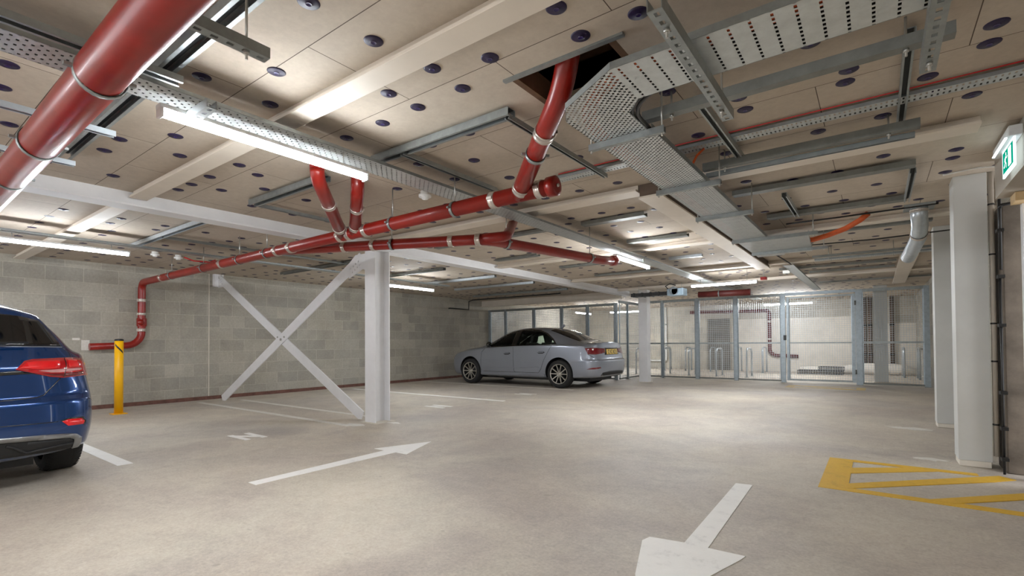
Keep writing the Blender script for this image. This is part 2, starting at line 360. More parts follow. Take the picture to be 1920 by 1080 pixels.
def pillar(x0, x1, y0, y1, label):
    t = thing('boxed_pillar', label, 'pillar', ((x0+x1)/2, (y0+y1)/2, 0))
    MB().box(x0, x1, y0, y1, 0.05, ZC).build('shaft', M['pillar'], t, 0.003)
    MB().box(x0+.005, x1-.005, y0+.006, y1-.005, 0.0, 0.05).build('plinth', M['concrete_l'], t, 0.006); return t
pillar(0.522, 0.725, 5.40, 5.64, 'near pale grey boxed pillar at the right beside the yellow hatching')
pillar(0.555, 0.80, 7.62, 7.86, 'second pale grey boxed pillar half hidden behind the nearest one')
# crossed brace, its plane is Y = 4.15
t = thing('cross_brace', 'white X shaped flat steel brace between the block wall and the column', 'brace', (-7.8, 4.15, 0))
A0, A1, B0, B1 = (-9.90, 4.17, 2.26), (-5.62, 4.17, 0.04), (-9.72, 4.15, 0.02), (-5.60, 4.15, 2.20)
def flat(a, b, wd, th, y):
    a = Vector(a); b = Vector(b); d = (b-a).normalized(); n = Vector((-d.z, 0, d.x))
    vs = []
    for yy in (y-th/2, y+th/2):
        for p, s_ in ((a, 1), (b, 1), (b, -1), (a, -1)): q = p + n*s_*wd/2; vs.append((q.x, yy, q.z))
    return MB(), vs
for (a, b, yy) in ((A0, A1, 4.185), (B0, B1, 4.165)):
    mb, vs = flat(a, b, 0.15, 0.018, yy); mb.add(vs, [(0,1,2,3),(7,6,5,4),(0,4,5,1),(1,5,6,2),(2,6,7,3),(3,7,4,0)])
    mb.build('brace_arm', M['white'], t, 0.002)
def boltdisc(mb, x, y, z, r=0.013): mb.cyl((x, y, z), (x, y-0.014, z), r, 6)
g1 = MB(); g1.prism([(0, 0)]*3, 0, 0) if False else None
gp = MB(); gp.add([(x, y, z) for y in (4.150, 4.158) for x, z in ((-5.18-.2, 2.236), (-5.395, 1.98), (-5.56, 2.03), (-5.86, 1.93), (-5.98, 2.05), (-5.72, 2.236))],
                   [(0,1,2,3,4,5), (11,10,9,8,7,6)] + [(i, (i+1) % 6, 6+(i+1) % 6, 6+i) for i in range(6)])
gp.build('gusset_plate', M['white'], t)
for i in range(4):
    for j in range(2): bb = MB(); boltdisc(bb, -5.66-.055*i+.035*j, 4.150, 2.145-.03*i-.05*j); bb.build('bolt', M['white'], t)
gp = MB(); gp.box(-9.975, -9.78, 4.190, 4.20, 2.10, 2.33); gp.build('gusset_plate', M['white'], t)
for i in range(3):
    for j in range(2): bb = MB(); boltdisc(bb, -9.91+.05*i+.03*j, 4.176, 2.27-.035*i-.045*j, 0.012); bb.build('bolt', M['white'], t)
for x_, z_, r_ in ((-7.66, 1.10, .02), (-7.56, 1.14, .013), (-7.76, 1.14, .013)): bb = MB(); boltdisc(bb, x_, 4.155, z_, r_); bb.build('centre_bolt', M['bolt'], t)
tag(MB().box(-10.1, -10.03, 4.14, 4.26, 2.12, ZC).build('steel_bracket', M['white'], None, 0.003), 'white steel bracket on the block wall at the top left end of the crossed brace', 'bracket')

# ------------------------------------------------------------------ hung channels
GP = 'galvanised channels fixed below the ceiling'
used_labels = []
def channel(d, cst, s0, s1, zt, label, wd=0.041, ht=0.041, style='slot', rods=False, mat='galv', hole=None):
    """d 'x' or 'y' = running direction; zt = top of the channel"""
    if s0 > s1: s0, s1 = s1, s0
    loc = ((s0+s1)/2, cst, zt-ht) if d == 'x' else (cst, (s0+s1)/2, zt-ht)
    t = thing('channel_strut', label, 'channel', loc, GP)
    th = 0.003; mb = MB(); inn = MB()
    def bx(q, u0, u1, z0, z1, e=0):
        if d == 'x': q.box(s0-e, s1+e, u0, u1, z0, z1)
        else: q.box(u0, u1, s0-e, s1+e, z0, z1)
    c0, c1 = cst-wd/2, cst+wd/2
    if style == 'slot':
        bx(mb, c0, c1, zt-th, zt); bx(mb, c0, c0+th, zt-ht, zt-th); bx(mb, c1-th, c1, zt-ht, zt-th)
        lip = wd*0.23
        bx(mb, c0+th, c0+lip, zt-ht, zt-ht+th); bx(mb, c1-lip, c1-th, zt-ht, zt-ht+th)
        bx(inn, c0+lip*.9, c1-lip*.9, zt-th-.003, zt-th-.001)
        mb.build('profile', M[mat], t); inn.build('slot_back', M['slot_in'], t)
    elif style == 'stud':
        bx(mb, c0, c1, zt-ht, zt-ht+th); bx(mb, c0, c0+th, zt-ht+th, zt); bx(mb, c1-th, c1, zt-ht+th, zt)
        mb.build('profile', M[mat], t)
    else:   # perforated web facing down: two side legs and a row of holes
        bx(mb, c0, c0+th, zt-ht+th, zt); bx(mb, c1-th, c1, zt-ht+th, zt)
        q = MB(); L = s1-s0; n = max(2, int(L/0.05)); st = L/n; hw = wd*0.17
        bx(q, c0, cst-hw, zt-ht, zt-ht+th); bx(q, cst+hw, c1, zt-ht, zt-ht+th)
        for i in range(n+1):
            a = s0 + (i-0.28)*st; b = s0 + (i+0.28)*st; a = max(a, s0); b = min(b, s1)
            if d == 'x': q.box(a, b, cst-hw, cst+hw, zt-ht, zt-ht+th)
            else: q.box(cst-hw, cst+hw, a, b, zt-ht, zt-ht+th)
        mb.v and None
        for v_, f_ in ((q.v, q.f),): mb.add(v_, f_)
        mb.build('profile', M[mat], t)
    if rods and zt < ZC-.01:
        for f in (0.12, 0.88):
            p = s0+(s1-s0)*f; x, y = (p, cst) if d == 'x' else (cst, p)
            r = MB().cyl((x, y, zt-ht-.03), (x, y, ZC), 0.005, 8); r.build('threaded_rod', M['bolt'], t)
            MB().cyl((x, y, zt-ht-.012), (x, y, zt-ht), 0.011, 6).build('nut', M['bolt'], t)
    return t
CH = [
 # dir, const, from, to, top z, label, kwargs
 ('x', 2.60, -1.01, 0.27, 2.275, 'long grey channel crossing at upper right behind the wide cable tray', dict(wd=.055, ht=.05, style='stud', rods=True, mat='galv_d')),
 ('x', 3.65, -0.98, 0.22, 2.29, 'grey channel at right with a thin rail under it, second from the camera', dict(wd=.05, ht=.05, style='stud', rods=True, mat='galv_d')),
 ('x', 3.73, -0.98, 0.20, 2.245, 'thin slotted rail clipped under the second grey channel at right', dict(wd=.03, ht=.03)),
 ('x', 4.66, -1.0, 0.25, 2.34, 'wide grey channel at right just beyond the short white cross beam', dict(wd=.09, ht=.04, style='stud', mat='galv_d')),
 ('x', 5.75, -0.9, 0.24, 2.34, 'grey channel at right next above the orange sleeve', dict(wd=.10, ht=.04, style='stud', mat='galv_d')),
 ('x', 6.90, -0.6, 0.5, 2.34, 'grey channel at right behind the orange sleeve and the silver vent pipe', dict(wd=.10, ht=.04, style='stud', mat='galv_d')),
 ('y', -0.545, 1.50, 2.46, 2.105, 'perforated bracket channel carrying the near end of the wide cable tray', dict(wd=.05, ht=.045, style='perf', rods=True)),
 ('y', 0.175, 1.80, 2.49, 2.105, 'perforated bracket channel hanging at the top right corner of the view', dict(wd=.05, ht=.045, style='perf', rods=True)),
 ('y', 0.135, 2.66, 3.80, 2.34, 'open slotted channel bridging the first two grey channels at right', dict(wd=.041, ht=.03)),
 ('y', -0.74, 2.66, 3.75, 2.32, 'dark slotted channel bridging the first two grey channels beside the tray', dict(wd=.041)),
 ('y', -0.63, 4.87, 5.75, 2.32, 'short slotted channel between grey channels left of the orange sleeve', dict(wd=.041)),
 ('y', 0.24, 4.77, 5.75, 2.32, 'short slotted channel above the silver vent pipe', dict(wd=.041)),
 ('y', -1.665, 2.22, 3.49, 2.32, 'thin channel running from the bright strut corner past the red riser', dict(wd=.03, ht=.03)),
 ('y', -2.55, 2.22, 3.24, 2.32, 'thin double channel running behind the red main pipe', dict(wd=.035, ht=.03)),
 ('x', 2.23, -2.85, -1.64, 2.345, 'bright wide strut right of the near lamp with an end stop', dict(wd=.07, ht=.045, mat='galv')),
 ('x', 0.885, -4.46, -0.9, 2.35, 'long strut with dark open slot crossing above the big red pipe', dict(wd=.075, ht=.045, mat='galv')),
 ('y', -1.815, 0.30, 0.93, 2.12, 'perforated channel under the big red pipe at top left', dict(wd=.045, ht=.04, style='perf', rods=True)),
 ('y', -2.50, -0.6, 0.89, 2.22, 'channel crossing above the big red pipe beside the narrow tray', dict(wd=.06, ht=.03)),
 ('y', -3.37, -0.6, 0.88, 2.20, 'bright channel over the big red pipe, middle of the three at left', dict(wd=.041, ht=.03, rods=True, mat='galv_b')),
 ('y', -4.12, -0.6, 0.87, 2.20, 'bright channel over the big red pipe, farthest of the three at left', dict(wd=.041, ht=.03, rods=True, mat='galv_b')),
 ('x', 0.98, -2.62, -2.40, 2.13, 'short perforated bracket at the near end of the first lamp', dict(wd=.045, ht=.04, style='perf')),
 ('x', 2.23, -4.60, -3.45, 2.345, 'wide grey strut left of the two red drop pipes', dict(wd=.09, ht=.045, mat='galv')),
 ('y', -4.61, 2.25, 3.10, 2.335, 'thin rail running back from the end of the wide grey strut by the drop pipes', dict(wd=.03, ht=.03)),
 ('x', 2.235, -7.85, -5.45, 2.345, 'bright strut between the left lamp and the long white beam', dict(wd=.07, ht=.045, mat='galv_b')),
 ('y', -6.87, 2.26, 5.2, 2.335, 'thin channel on the ceiling between the red main pipe and the left beam', dict(wd=.035, ht=.03)),
 ('x', 4.79, -8.80, -6.60, 2.345, 'dark strut above the upper left arm of the crossed brace', dict(wd=.07, ht=.04, mat='galv_d')),
 ('x', 6.22, -7.6, -6.05, 2.345, 'grey strut behind the white column above the middle lamp', dict(wd=.07, ht=.045, mat='galv_d')),
 ('x', 7.53, -7.8, -5.95, 2.345, 'bright strut just past the middle lamp', dict(wd=.07, ht=.045, mat='galv_b')),
 ('x', 8.80, -8.2, -5.9, 2.345, 'pale strut two past the middle lamp', dict(wd=.07, ht=.045, mat='galv_b')),
 ('x', 10.4, -9.0, -6.0, 2.345, 'far strut above the silver car bonnet', dict(wd=.07, ht=.045, mat='galv')),
 ('x', 4.83, -4.85, -4.25, 2.35, 'dull flat channel under the ceiling right of the white column', dict(wd=.09, ht=.03, style='stud', mat='galv_d')),
 ('x', 6.16, -4.84, -4.05, 2.35, 'dull flat channel between the long beam and the thin red pipe', dict(wd=.10, ht=.03, style='stud', mat='galv_d')),
 ('x', 7.45, -4.43, -3.40, 2.35, 'dull flat channel below the end of the thin red pipe', dict(wd=.10, ht=.03, style='stud', mat='galv_d')),
 ('x', 8.78, -4.43, -3.0, 2.35, 'dull flat channel in front of the black fan duct', dict(wd=.10, ht=.03, style='stud', mat='galv_d')),
 ('x', 4.84, -3.60, -2.9, 2.35, 'flat channel meeting the narrow tray behind the forked red pipe', dict(wd=.09, ht=.03, style='stud', mat='galv_d')),
 ('x', 4.86, -2.60, -1.88, 2.35, 'wide flat channel ending beside the brown-sided beam', dict(wd=.10, ht=.04, style='stud', mat='galv_d')),
 ('x', 6.10, -2.60, -1.83, 2.35, 'flat channel beside the second lamp ending at the brown-sided beam', dict(wd=.10, ht=.04, style='stud', mat='galv_d')),
 ('x', 8.20, -.72, .93, 2.235, 'dark rail on clamps right behind the silver vent pipe', dict(wd=.03, ht=.03, style='stud', mat='galv_d', rods=True)),
 ('x', 10.1, -1.4, .28, 2.34, 'flat dull channel in the far right ceiling before the cage gate', dict(wd=.10, ht=.03, style='stud', mat='galv_d')),
 ('x', 10.85, -1.0, .28, 2.34, 'flat dull channel nearest the far white cross beam at right', dict(wd=.10, ht=.03, style='stud', mat='galv_d')),
 ('x', 12.9, -1.0, .9, 2.34, 'flat dull channel directly above the cage gate front', dict(wd=.08, ht=.03, style='stud', mat='galv_d')),
 ('x', 7.70, -2.60, -2.1, 2.35, 'short bright channel beyond the second lamp', dict(wd=.07, ht=.04, style='stud', mat='galv_b')),
]
for d, cst, s0, s1, zt, lab, kw in CH: channel(d, cst, s0, s1, zt, lab, **kw)

# ------------------------------------------------------------------ cable trays
def tray(name, label, segs, z, lipz=0.03):
    """segs: list of (polygon, edge polylines); flat bed with turned-up edges"""
    xs = [p[0] for pl, _, _ in segs for p in pl]; ys = [p[1] for pl, _, _ in segs for p in pl]
    t = thing(name, label, 'cable tray', (sum(xs)/len(xs), sum(ys)/len(ys), z))
    for pl, edges, mt in segs:
        MB().prism(pl, z, z+0.002).build('tray_bed', M[mt], t, weld=False)
        for a, b in edges:
            MB().bar((a[0], a[1], z+lipz/2), (b[0], b[1], z+lipz/2), 0.003, lipz).build('side_rim', M['galv'], t)
    return t
ZT = 2.135
near = [(1.3, 1.85), (1.3, 2.15), (-0.86, 2.15), (-0.86, 1.85)]
elb = [(-0.86, 1.85), (-0.86, 2.15), (-0.95, 2.26), (-0.95, 2.50), (-1.245, 2.50), (-1.245, 2.16), (-1.18, 2.04)]
far = [(-1.245, 2.50), (-0.93, 2.50), (-0.93, 7.2), (-1.245, 7.2)]
br2 = [(-0.93, 5.9), (-0.55, 5.9), (-0.62, 7.1), (-0.93, 7.1)]
wt = tray('wide_cable_tray', 'wide perforated galvanised cable tray turning a corner at upper right', [
    (near, [(near[1], near[2]), (near[0], near[3])], 'trayslot'),
    (elb, [(elb[1], elb[2]), (elb[2], elb[3]), (elb[0], elb[6]), (elb[6], elb[5]), (elb[5], elb[4])], 'tray'),
    (far, [((-0.93, 2.5), (-0.93, 5.9)), ((-1.245, 2.5), (-1.245, 7.2))], 'tray'),
    (br2, [(br2[1], br2[2])], 'tray')], ZT)
for i, (y, x0, x1, lb) in enumerate([(2.50, -1.29, -0.86, 'first cross bracket under the wide tray, just past its elbow'), (3.56, -1.29, -0.84, 'second cross bracket under the wide tray from its elbow'), (4.55, -1.29, -0.82, 'third cross bracket under the wide tray, halfway to its end'), (5.83, -1.27, -0.46, 'long cross bracket under the wide tray where it widens'), (6.80, -1.25, -0.44, 'last cross bracket under the far end of the wide tray')]):
    channel('x', y, x0, x1, ZT-.001, lb, wd=.03, ht=.035, style='stud', rods=False, mat='galv')
    for o in []: pass
def rods(xy, z0, label, grp='threaded hanger rods'):
    for x, y in xy:
        o = MB().cyl((x, y, z0), (x, y, ZC), 0.005, 8).build('hanger_rod', M['bolt']); tag(o, label, 'rod', grp)
rods([(-0.875, 2.5), (-1.28, 2.5), (-0.85, 3.56), (-1.275, 3.56), (-0.83, 4.55), (-1.275, 4.55), (-0.5, 5.83), (-1.26, 5.83), (-0.48, 6.8)], ZT-.05, 'thin threaded steel rod holding a cross bracket of the wide tray')
nt = [(-2.83, -1.0), (-2.63, -1.0), (-2.63, 15.6), (-2.83, 15.6)]
tray('narrow_cable_tray', 'long narrow perforated tray running back above the near and second lamps', [(nt, [(nt[0], nt[3]), (nt[1], nt[2])], 'traynw')], 2.215, 0.02)
for i in range(4): tag(MB().tube([(-2.80+i*.045, -.9, 2.2285), (-2.80+i*.045, 15.5, 2.2285)], .011, 8).build('tray_cable', M['blackpl']), 'dark cable added in the narrow tray, standing in for shade behind its holes', 'cable', 'added dark cables in the narrow tray')  # added cables make the tray perforations read as dark, shaded gaps
st = [(-2.05, 3.36), (1.1, 3.36), (1.1, 3.46), (-2.05, 3.46)]
tray('slim_cable_tray', 'slim slotted tray crossing from the red riser to the right wall', [(st, [(st[0], st[1]), (st[3], st[2])], 'traysm')], 2.325, 0.02)
st2 = [(-.70, 8.26), (.93, 8.26), (.93, 8.38), (-.70, 8.38)]
tray('vent_side_tray', 'bright slotted tray hanging behind the silver vent pipe', [(st2, [(st2[0], st2[1]), (st2[3], st2[2])], 'traysm')], 2.175, 0.025)
rods([(-.5, 8.32), (.2, 8.32), (.85, 8.32)], 2.15, 'thin threaded rod holding the slotted tray behind the vent pipe', 'rods of the tray behind the vent pipe')
lt = [(-7.36, -2.5), (-7.24, -2.5), (-7.24, 7.6), (-7.36, 7.6)]
tray('lamp_rail_tray', 'thin bright rail tray carrying the left lamp beside the block wall', [(lt, [(lt[0], lt[3]), (lt[1], lt[2])], 'traysm')], 2.225, 0.02)
rt3 = [(-1.2, 9.0), (-1.05, 9.0), (-1.05, 13.8), (-1.2, 13.8)]
tray('cage_cable_tray', 'narrow tray with loose cables running on to the cage gate', [(rt3, [(rt3[0], rt3[3]), (rt3[1], rt3[2])], 'traysm')], 2.24, 0.02)

# ------------------------------------------------------------------ lamps
GL = 'linear batten lamps'
def batten(axis, cx, cy, L, z, label, r=0.027, top=None, em='diff'):
    t = thing('batten_lamp', label, 'lamp', (cx, cy, z), GL)
    d = Vector((1, 0, 0)) if axis == 'x' else Vector((0, 1, 0)); n = Vector((-d.y, d.x, 0))
    # housing spine above the tube-shaped diffuser
    a = Vector((cx, cy, z+0.024)) - d*(L/2); b = Vector((cx, cy, z+0.024)) + d*(L/2)
    MB().bar(a, b, 0.058, 0.022).build('housing', M['lampbody'], t, 0.004)
    mb = MB(); k = 12; prof = [(math.cos(PI*i/k)*r*1.05, -math.sin(PI*i/k)*r*1.25+0.012) for i in range(k+1)]
    a = Vector((cx, cy, z)) - d*(L/2-.02); b = Vector((cx, cy, z)) + d*(L/2-.02)
    vs = [p + n*u + Vector((0, 0, w_)) for p in (a, b) for u, w_ in prof]; kk = k+1
    mb.smooth = True; mb.add(vs, [(i, i+1, kk+i+1, kk+i) for i in range(k)]); mb.smooth = False
    mb.add(vs[:kk], [tuple(range(kk))]); mb.add(vs[kk:], [tuple(reversed(range(kk)))]); mb.add([vs[0], vs[k], vs[2*kk-1], vs[kk]], [(0, 1, 2, 3)])
    mb.build('diffuser', M[em], t)
    for s_ in (-1, 1):
        e = Vector((cx, cy, z)) + d*(s_*(L/2-.01)); MB().bar(e - d*0.008, e + d*0.008, r*2.1, r*1.9).build('end_cap', M['lampbody'], t, 0.004)
    for s_ in (-.35, .35):
        e = Vector((cx, cy, z)) + d*(s_*L); MB().cyl(e+Vector((0, 0, .034)), (e.x, e.y, top or (2.216 if axis == 'y' else ZC)), 0.004, 8).build('hanger', M['bolt'], t)
    return t
batten('y', -2.65, 1.43, 1.16, 2.10, 'near bright batten lamp hanging under the narrow tray')
batten('y', -7.30, 1.46, 1.20, 2.13, 'bright batten lamp at the far left above the blue car')
batten('y', -7.30, 6.58, 1.20, 2.11, 'bright batten lamp seen just right of the white column')
batten('y', -2.64, 6.34, 1.14, 2.10, 'batten lamp at the end of the thin red pipe', em='diff2')
batten('x', -2.30, 9.79, 1.18, 2.10, 'crosswise batten lamp in front of the cage beside the fan', em='diff2')
batten('x', -2.05, 16.2, 1.25, 2.10, 'crosswise batten lamp inside the cage near the red drain pipe', em='diff3')
batten('y', -8.7, 16.2, 1.2, 2.10, 'distant short-looking lamp inside the cage above the silver car roof', top=ZC, em='diff2')
batten('x', -7.1, 16.5, 1.3, 2.10, 'distant crosswise lamp inside the cage behind the slim column', em='diff2')
batten('y', -2.65, -2.0, 1.2, 2.13, 'added fill batten lamp, unseen behind the camera along the narrow tray')  # this batten and the next two are added fill light, outside the view
batten('x', 0.1, -1.8, 1.2, 2.13, 'added fill batten lamp, unseen behind the camera at right')
batten('y', -7.30, -2.0, 1.2, 2.13, 'added fill batten lamp, unseen behind the camera by the block wall')

# ------------------------------------------------------------------ red drainage pipes
def band(mb_parent, p, d, r, w_=0.045, name='coupling_band', mat='band'):
    p = Vector(p); d = Vector(d).normalized()
    mb = MB(); mb.lathe([(r+.001, -w_/2), (r+.006, -w_/2), (r+.006, -w_/4), (r+.004, -w_/5), (r+.004, w_/5), (r+.006, w_/4), (r+.006, w_/2), (r+.001, w_/2)], p, d, 24)
    s_ = d.cross(Vector((0, 0, 1)));  s_ = s_.normalized() if s_.length > .1 else Vector((0, -1, 0))
    q = p + s_*(r+.008); mb.bar(q - d*w_*.45, q + d*w_*.45, 0.014, 0.02)
    return mb.build(name, M[mat], mb_parent)
def clamp(par, p, d, r, top=ZC, drop=True):
    p = Vector(p); d = Vector(d).normalized()
    mb = MB(); mb.lathe([(r, -.012), (r+.006, -.012), (r+.006, .012), (r, .012)], p, d, 24)
    s_ = d.cross(Vector((0, 0, 1))); s_ = s_.normalized() if s_.length > .1 else Vector((0, -1, 0))
    for k in (-1, 1): mb.bar(p+s_*k*(r+.0), p+s_*k*(r+.03), 0.02, 0.012)
    cl = mb.build('pipe_clamp', M['galv'], par)
    MB().lathe([(r+.0005, -.016), (r+.003, -.016), (r+.003, .016), (r+.0005, .016)], p, d, 24).build('rubber_liner', M['blackrub'], cl)
    if drop: MB().cyl((p.x, p.y, p.z+r), (p.x, p.y, top), 0.005, 8).build('hanger_rod', M['bolt'], cl)
GR = 'red cast iron drainage pipes'
# big pipe upper left
P1 = thing('drain_pipe', 'big red cast iron pipe crossing the top left corner close to the camera', 'pipe', (-3.5, .57, 2.05), GR)
def z1(x): return 2.055 - 0.012*(-x-2.3)
MB().tube([(1.0, .56, 2.095), (-2.3, .57, 2.055), (-10.0, .62, 1.963)], 0.08, 32).build('pipe_run', M['red'], P1)
for x in (-2.37, -3.37, -4.12, -5.6): clamp(P1, (x, .575, z1(x)), (1, 0, 0), 0.08, 2.19)
# main run
PM = thing('drain_pipe', 'branching red main pipe from the capped end at centre to the block wall', 'pipe', (-5, 2.9, 2.06), GR)
def pm(x): 
    f_ = (x+1.68)/(-9.95+1.68); return Vector((x, 2.765+f_*0.225, 2.05+f_*0.035))
R0 = 0.055
path = [pm(-1.72), pm(-9.6)] ; corner = Vector((-9.97, 2.985, 2.085))
top = pm(-9.0)
pts = [pm(-1.70), pm(-5), top] + arc(top, corner, (-9.97, 2.985, 1.5), 0.14) + [(-9.97, 2.985, 1.55)]
low = Vector((-9.97, 2.985, 1.03))
pts += arc((-9.97, 2.985, 1.5), low, (-9.97, 2.3, 1.0), 0.22) + [(-9.97, 2.30, 1.005)]
MB().tube(pts, R0, 28).build('pipe_run', M['red'], PM)
for x in (-2.2, -3.72, -3.98, -4.12, -5.05, -5.35, -6.8, -9.0): band(PM, pm(x), (1, 0, 0), R0, 0.05)
for x in (-2.6, -3.35, -5.6, -6.3, -7.4, -8.6): clamp(PM, pm(x), (1, 0, 0), R0)
band(PM, (-9.97, 2.985, 1.78), (0, 0, 1), R0, .05); band(PM, (-9.97, 2.985, 1.55), (0, 0, 1), R0, .04); band(PM, (-9.97, 2.985, 1.28), (0, 0, 1), R0, .05)
mb = MB(); mb.lathe([(R0+.012, -.07), (R0+.016, -.05), (R0+.016, .05), (R0+.012, .07)], (-9.97, 2.985, 1.41), (0, 0, 1), 24); mb.lathe([(0, .03), (.045, .03), (.05, .0), (.05, -.02)], (-9.90, 2.95, 1.41), (1, -.4, 0), 20)
mb.build('access_door', M['red'], PM)
mb = MB(); mb.lathe([(0, .012), (.045, .012), (.066, .008), (.066, -.05), (R0, -.055)], pm(-1.68), (1, 0, 0), 28); mb.build('end_cap', M['red'], PM)
MB().cyl(pm(-1.667), pm(-1.655), 0.012, 6).build('cap_bolt', M['bolt'], PM)
band(PM, pm(-1.80), (1, 0, 0), R0, .045)
# riser from the ceiling opening
PR = None
a0 = Vector((-1.16, 2.06, ZC+.5)); a1 = Vector((-1.16, 2.06, 2.33)); a2 = pm(-1.98)
rp = [a0, (-1.16, 2.06, 2.50)] + arc(a0, a1, a2, 0.30, 10) + [a2]
PR = MB().tube(rp, 0.057, 28).build('riser', M['red'], PM)
dd = (a2-a1).normalized()
for f_ in (0.42, 0.93): band(PR, a1+(a2-a1)*f_, dd, 0.057, .05)
clamp(PR, a1+(a2-a1)*0.60, dd, 0.057, drop=False)
band(PR, (-1.16, 2.06, 2.56), (0, 0, 1), 0.057, .03, mat='red')
# two drops above the fork
for (xa, ya, xb, lab) in ((-3.36, 2.10, -4.10, 'left one of the two red drop pipes joining the main pipe below the near lamp'), (-3.36, 2.46, -3.90, 'right one of the two red drop pipes joining the main pipe below the near lamp')):
    e = pm(xb); c0 = Vector((xa, ya, ZC)); c1 = Vector((xa, ya, 2.27)); c1 = c1
    pts = [c0, (xa, ya, 2.345)] + arc(c0, c1, e, 0.10, 8) + [e]
    pts = [p for i, p in enumerate([Vector(q) for q in pts]) if i == 0 or (Vector(p)-Vector(pts[i-1])).length > 1e-3]
    P = MB().tube(pts, R0*0.96, 26).build('drop_pipe', M['red'], PM)
    d_ = (e-c1).normalized()
    band(P, c1+(e-c1)*0.40, d_, R0*.96, .04); band(P, c1+(e-c1)*0.84, d_, R0*.96, .045)
# lower branch with a kink, then towards the second lamp
k0 = pm(-5.35); k1 = Vector((-3.72, 3.25, 2.0)); k2 = Vector((-2.96, 3.58, 2.0)); k3 = Vector((-2.62, 5.35, 2.0)); k4 = Vector((-2.60, 5.66, 2.03))
pts = [k0, k1] + arc(k1, k2, k3, 0.28, 10) + [k3, k4]
PB = MB().tube(pts, R0*0.92, 26).build('branch_pipe', M['red'], PM)
d_ = (k2-k1).normalized(); d3 = (k3-k2).normalized()
for f_ in (-.72, -0.35, .60): band(PB, k1+(k2-k1)*f_ if f_ > 0 else k1+(k1-k0)*f_*0.6, d_ if f_ > 0 else (k1-k0), R0*.92, .045)
band(PB, k2-d_*0.06, d_, R0*.94, .05)
clamp(PB, k1-d_*0.12, d_, R0*.92); clamp(PB, k2+d3*0.28, d3, R0*.92); clamp(PB, k3-d3*0.22, d3, R0*.92)
mb = MB(); mb.lathe([(0, .04), (.05, .04), (.062, .02), (.062, -.06), (R0*.92, -.07)], k4, (k4-k3), 26); mb.build('end_cap', M['red'], PB)
q0 = k2-d_*0.16; q1 = Vector((-2.80, 3.72, 2.03)); q2 = Vector((-3.22, 4.40, ZC))
MB().tube([q0]+arc(q0, q1, q2, .06, 8)+[q2], R0*.88, 24).build('branch_stub', M['red'], PM)
# wall plate mortar patch round the stub at the block wall
tag(MB().box(-10.1, -10.092, 2.23, 2.33, 0.95, 1.11).build('mortar_patch', M['wpaint2']), 'white mortar patch on the block wall where the red pipe ends behind the bollard', 'patch')
tag(MB().box(-10.1, -10.093, 2.12, 2.21, 1.11, 1.145).build('mortar_patch', M['wpaint2']), 'small whitish smear on the block wall left above the red pipe end', 'patch')
# pipes near and inside the cage
PC = thing('drain_pipe', 'dark red pipe lying across in front of the cage top right of the fan', 'pipe', (-2.6, 11.8, 2.1), GR)
MB().tube([(-3.30, 11.75, 2.11), (-2.2, 11.78, 2.10)], 0.07, 20).build('pipe_run', M['red_dark'], PC); clamp(PC, (-2.85, 11.76, 2.105), (1, 0, 0), .07)
PD = thing('drain_pipe', 'red drain pipe inside the cage dropping down the pale back wall', 'pipe', (-2.7, 18.7, 1.2), GR)
yw = 18.85; c_ = Vector((-2.95, yw, 2.08))
pts = [(-5.6, yw, 2.12)] + arc((-5.6, yw, 2.12), c_, (-2.95, yw, 1), .12) + arc((-2.95, yw, 1.5), (-2.95, yw, .55), (-2, yw, .52), .22) + [(-2.1, yw, .52)]
MB().tube(pts, 0.06, 20).build('pipe_run', M['red_dark'], PD)
for z_ in (1.7, 1.1, .95): band(PD, (-2.95, yw, z_), (0, 0, 1), .06)

# ------------------------------------------------------------------ smaller services
def detector(x, y, z, label):
    t = thing('smoke_detector', label, 'detector', (x, y, z), 'round white detectors')
    MB().lathe([(0, 0), (.055, 0), (.055, .02), (.04, .024), (.04, .05)], (x, y, z-.05), (0, 0, 1), 24).build('base', M['whitepl'], t)
    MB().lathe([(0, -.022), (.028, -.018), (.034, 0)], (x, y, z-.05), (0, 0, 1), 20).build('sensor', M['whitepl'], t)
detector(-3.18, 3.03, ZC, 'white round smoke detector behind the red main pipe near centre')
detector(-8.30, 2.64, ZC, 'left of two small white detectors past the end of the left lamp')
detector(-8.35, 2.95, ZC, 'right of two small white detectors past the end of the left lamp')
tag(MB().tube([(-3.08, 3.05, 2.33), (-2.98, 3.1, 2.32), (-2.9, 3.16, 2.34)], .012, 10).build('red_cable', M['redpl']), 'short red cable looping beside the smoke detector behind the main pipe', 'cable')
tag(MB().tube([(-8.28, 3.0, 2.33), (-8.2, 3.1, 2.28), (-8.15, 3.3, 2.28), (-8.2, 3.4, 2.33)], .01, 10).build('red_cable', M['redpl']), 'red cable loop next to the two small detectors at left', 'cable')
tag(MB().tube([(-10.09, 10.55, 2.05), (-10.02, 10.55, 2.05), (-10.02, 11.0, 2.05), (-10.02, 11.35, 2.05), (-10.02, 11.36, 2.30), (-9.9, 11.4, 2.34), (-6.8, 11.4, 2.34)], .016, 10).build('conduit_pipe', M['blackpl']), 'thin black conduit stepping down the block wall behind the silver car', 'conduit')
t = thing('orange_sleeve', 'orange flexible cable sleeve drooping at right between tray end and ceiling', 'sleeve', (-.35, 6.4, 2.25))
op = [(-.70, 6.55, 2.18), (-.56, 6.52, 2.17), (-.42, 6.47, 2.19), (-.25, 6.4, 2.23), (-.12, 6.34, 2.29), (-.05, 6.3, 2.34)]
MB().tube(op, .028, 14).build('sleeve', M['orange'], t)
tag(MB().tube([(-.92, 3.45, 2.33), (-.96, 3.42, 2.28), (-.99, 3.40, 2.21), (-1.0, 3.38, 2.15)], .008, 8).build('orange_cable', M['orange']), 'thin orange cable hanging onto the wide tray from the slim tray', 'cable')
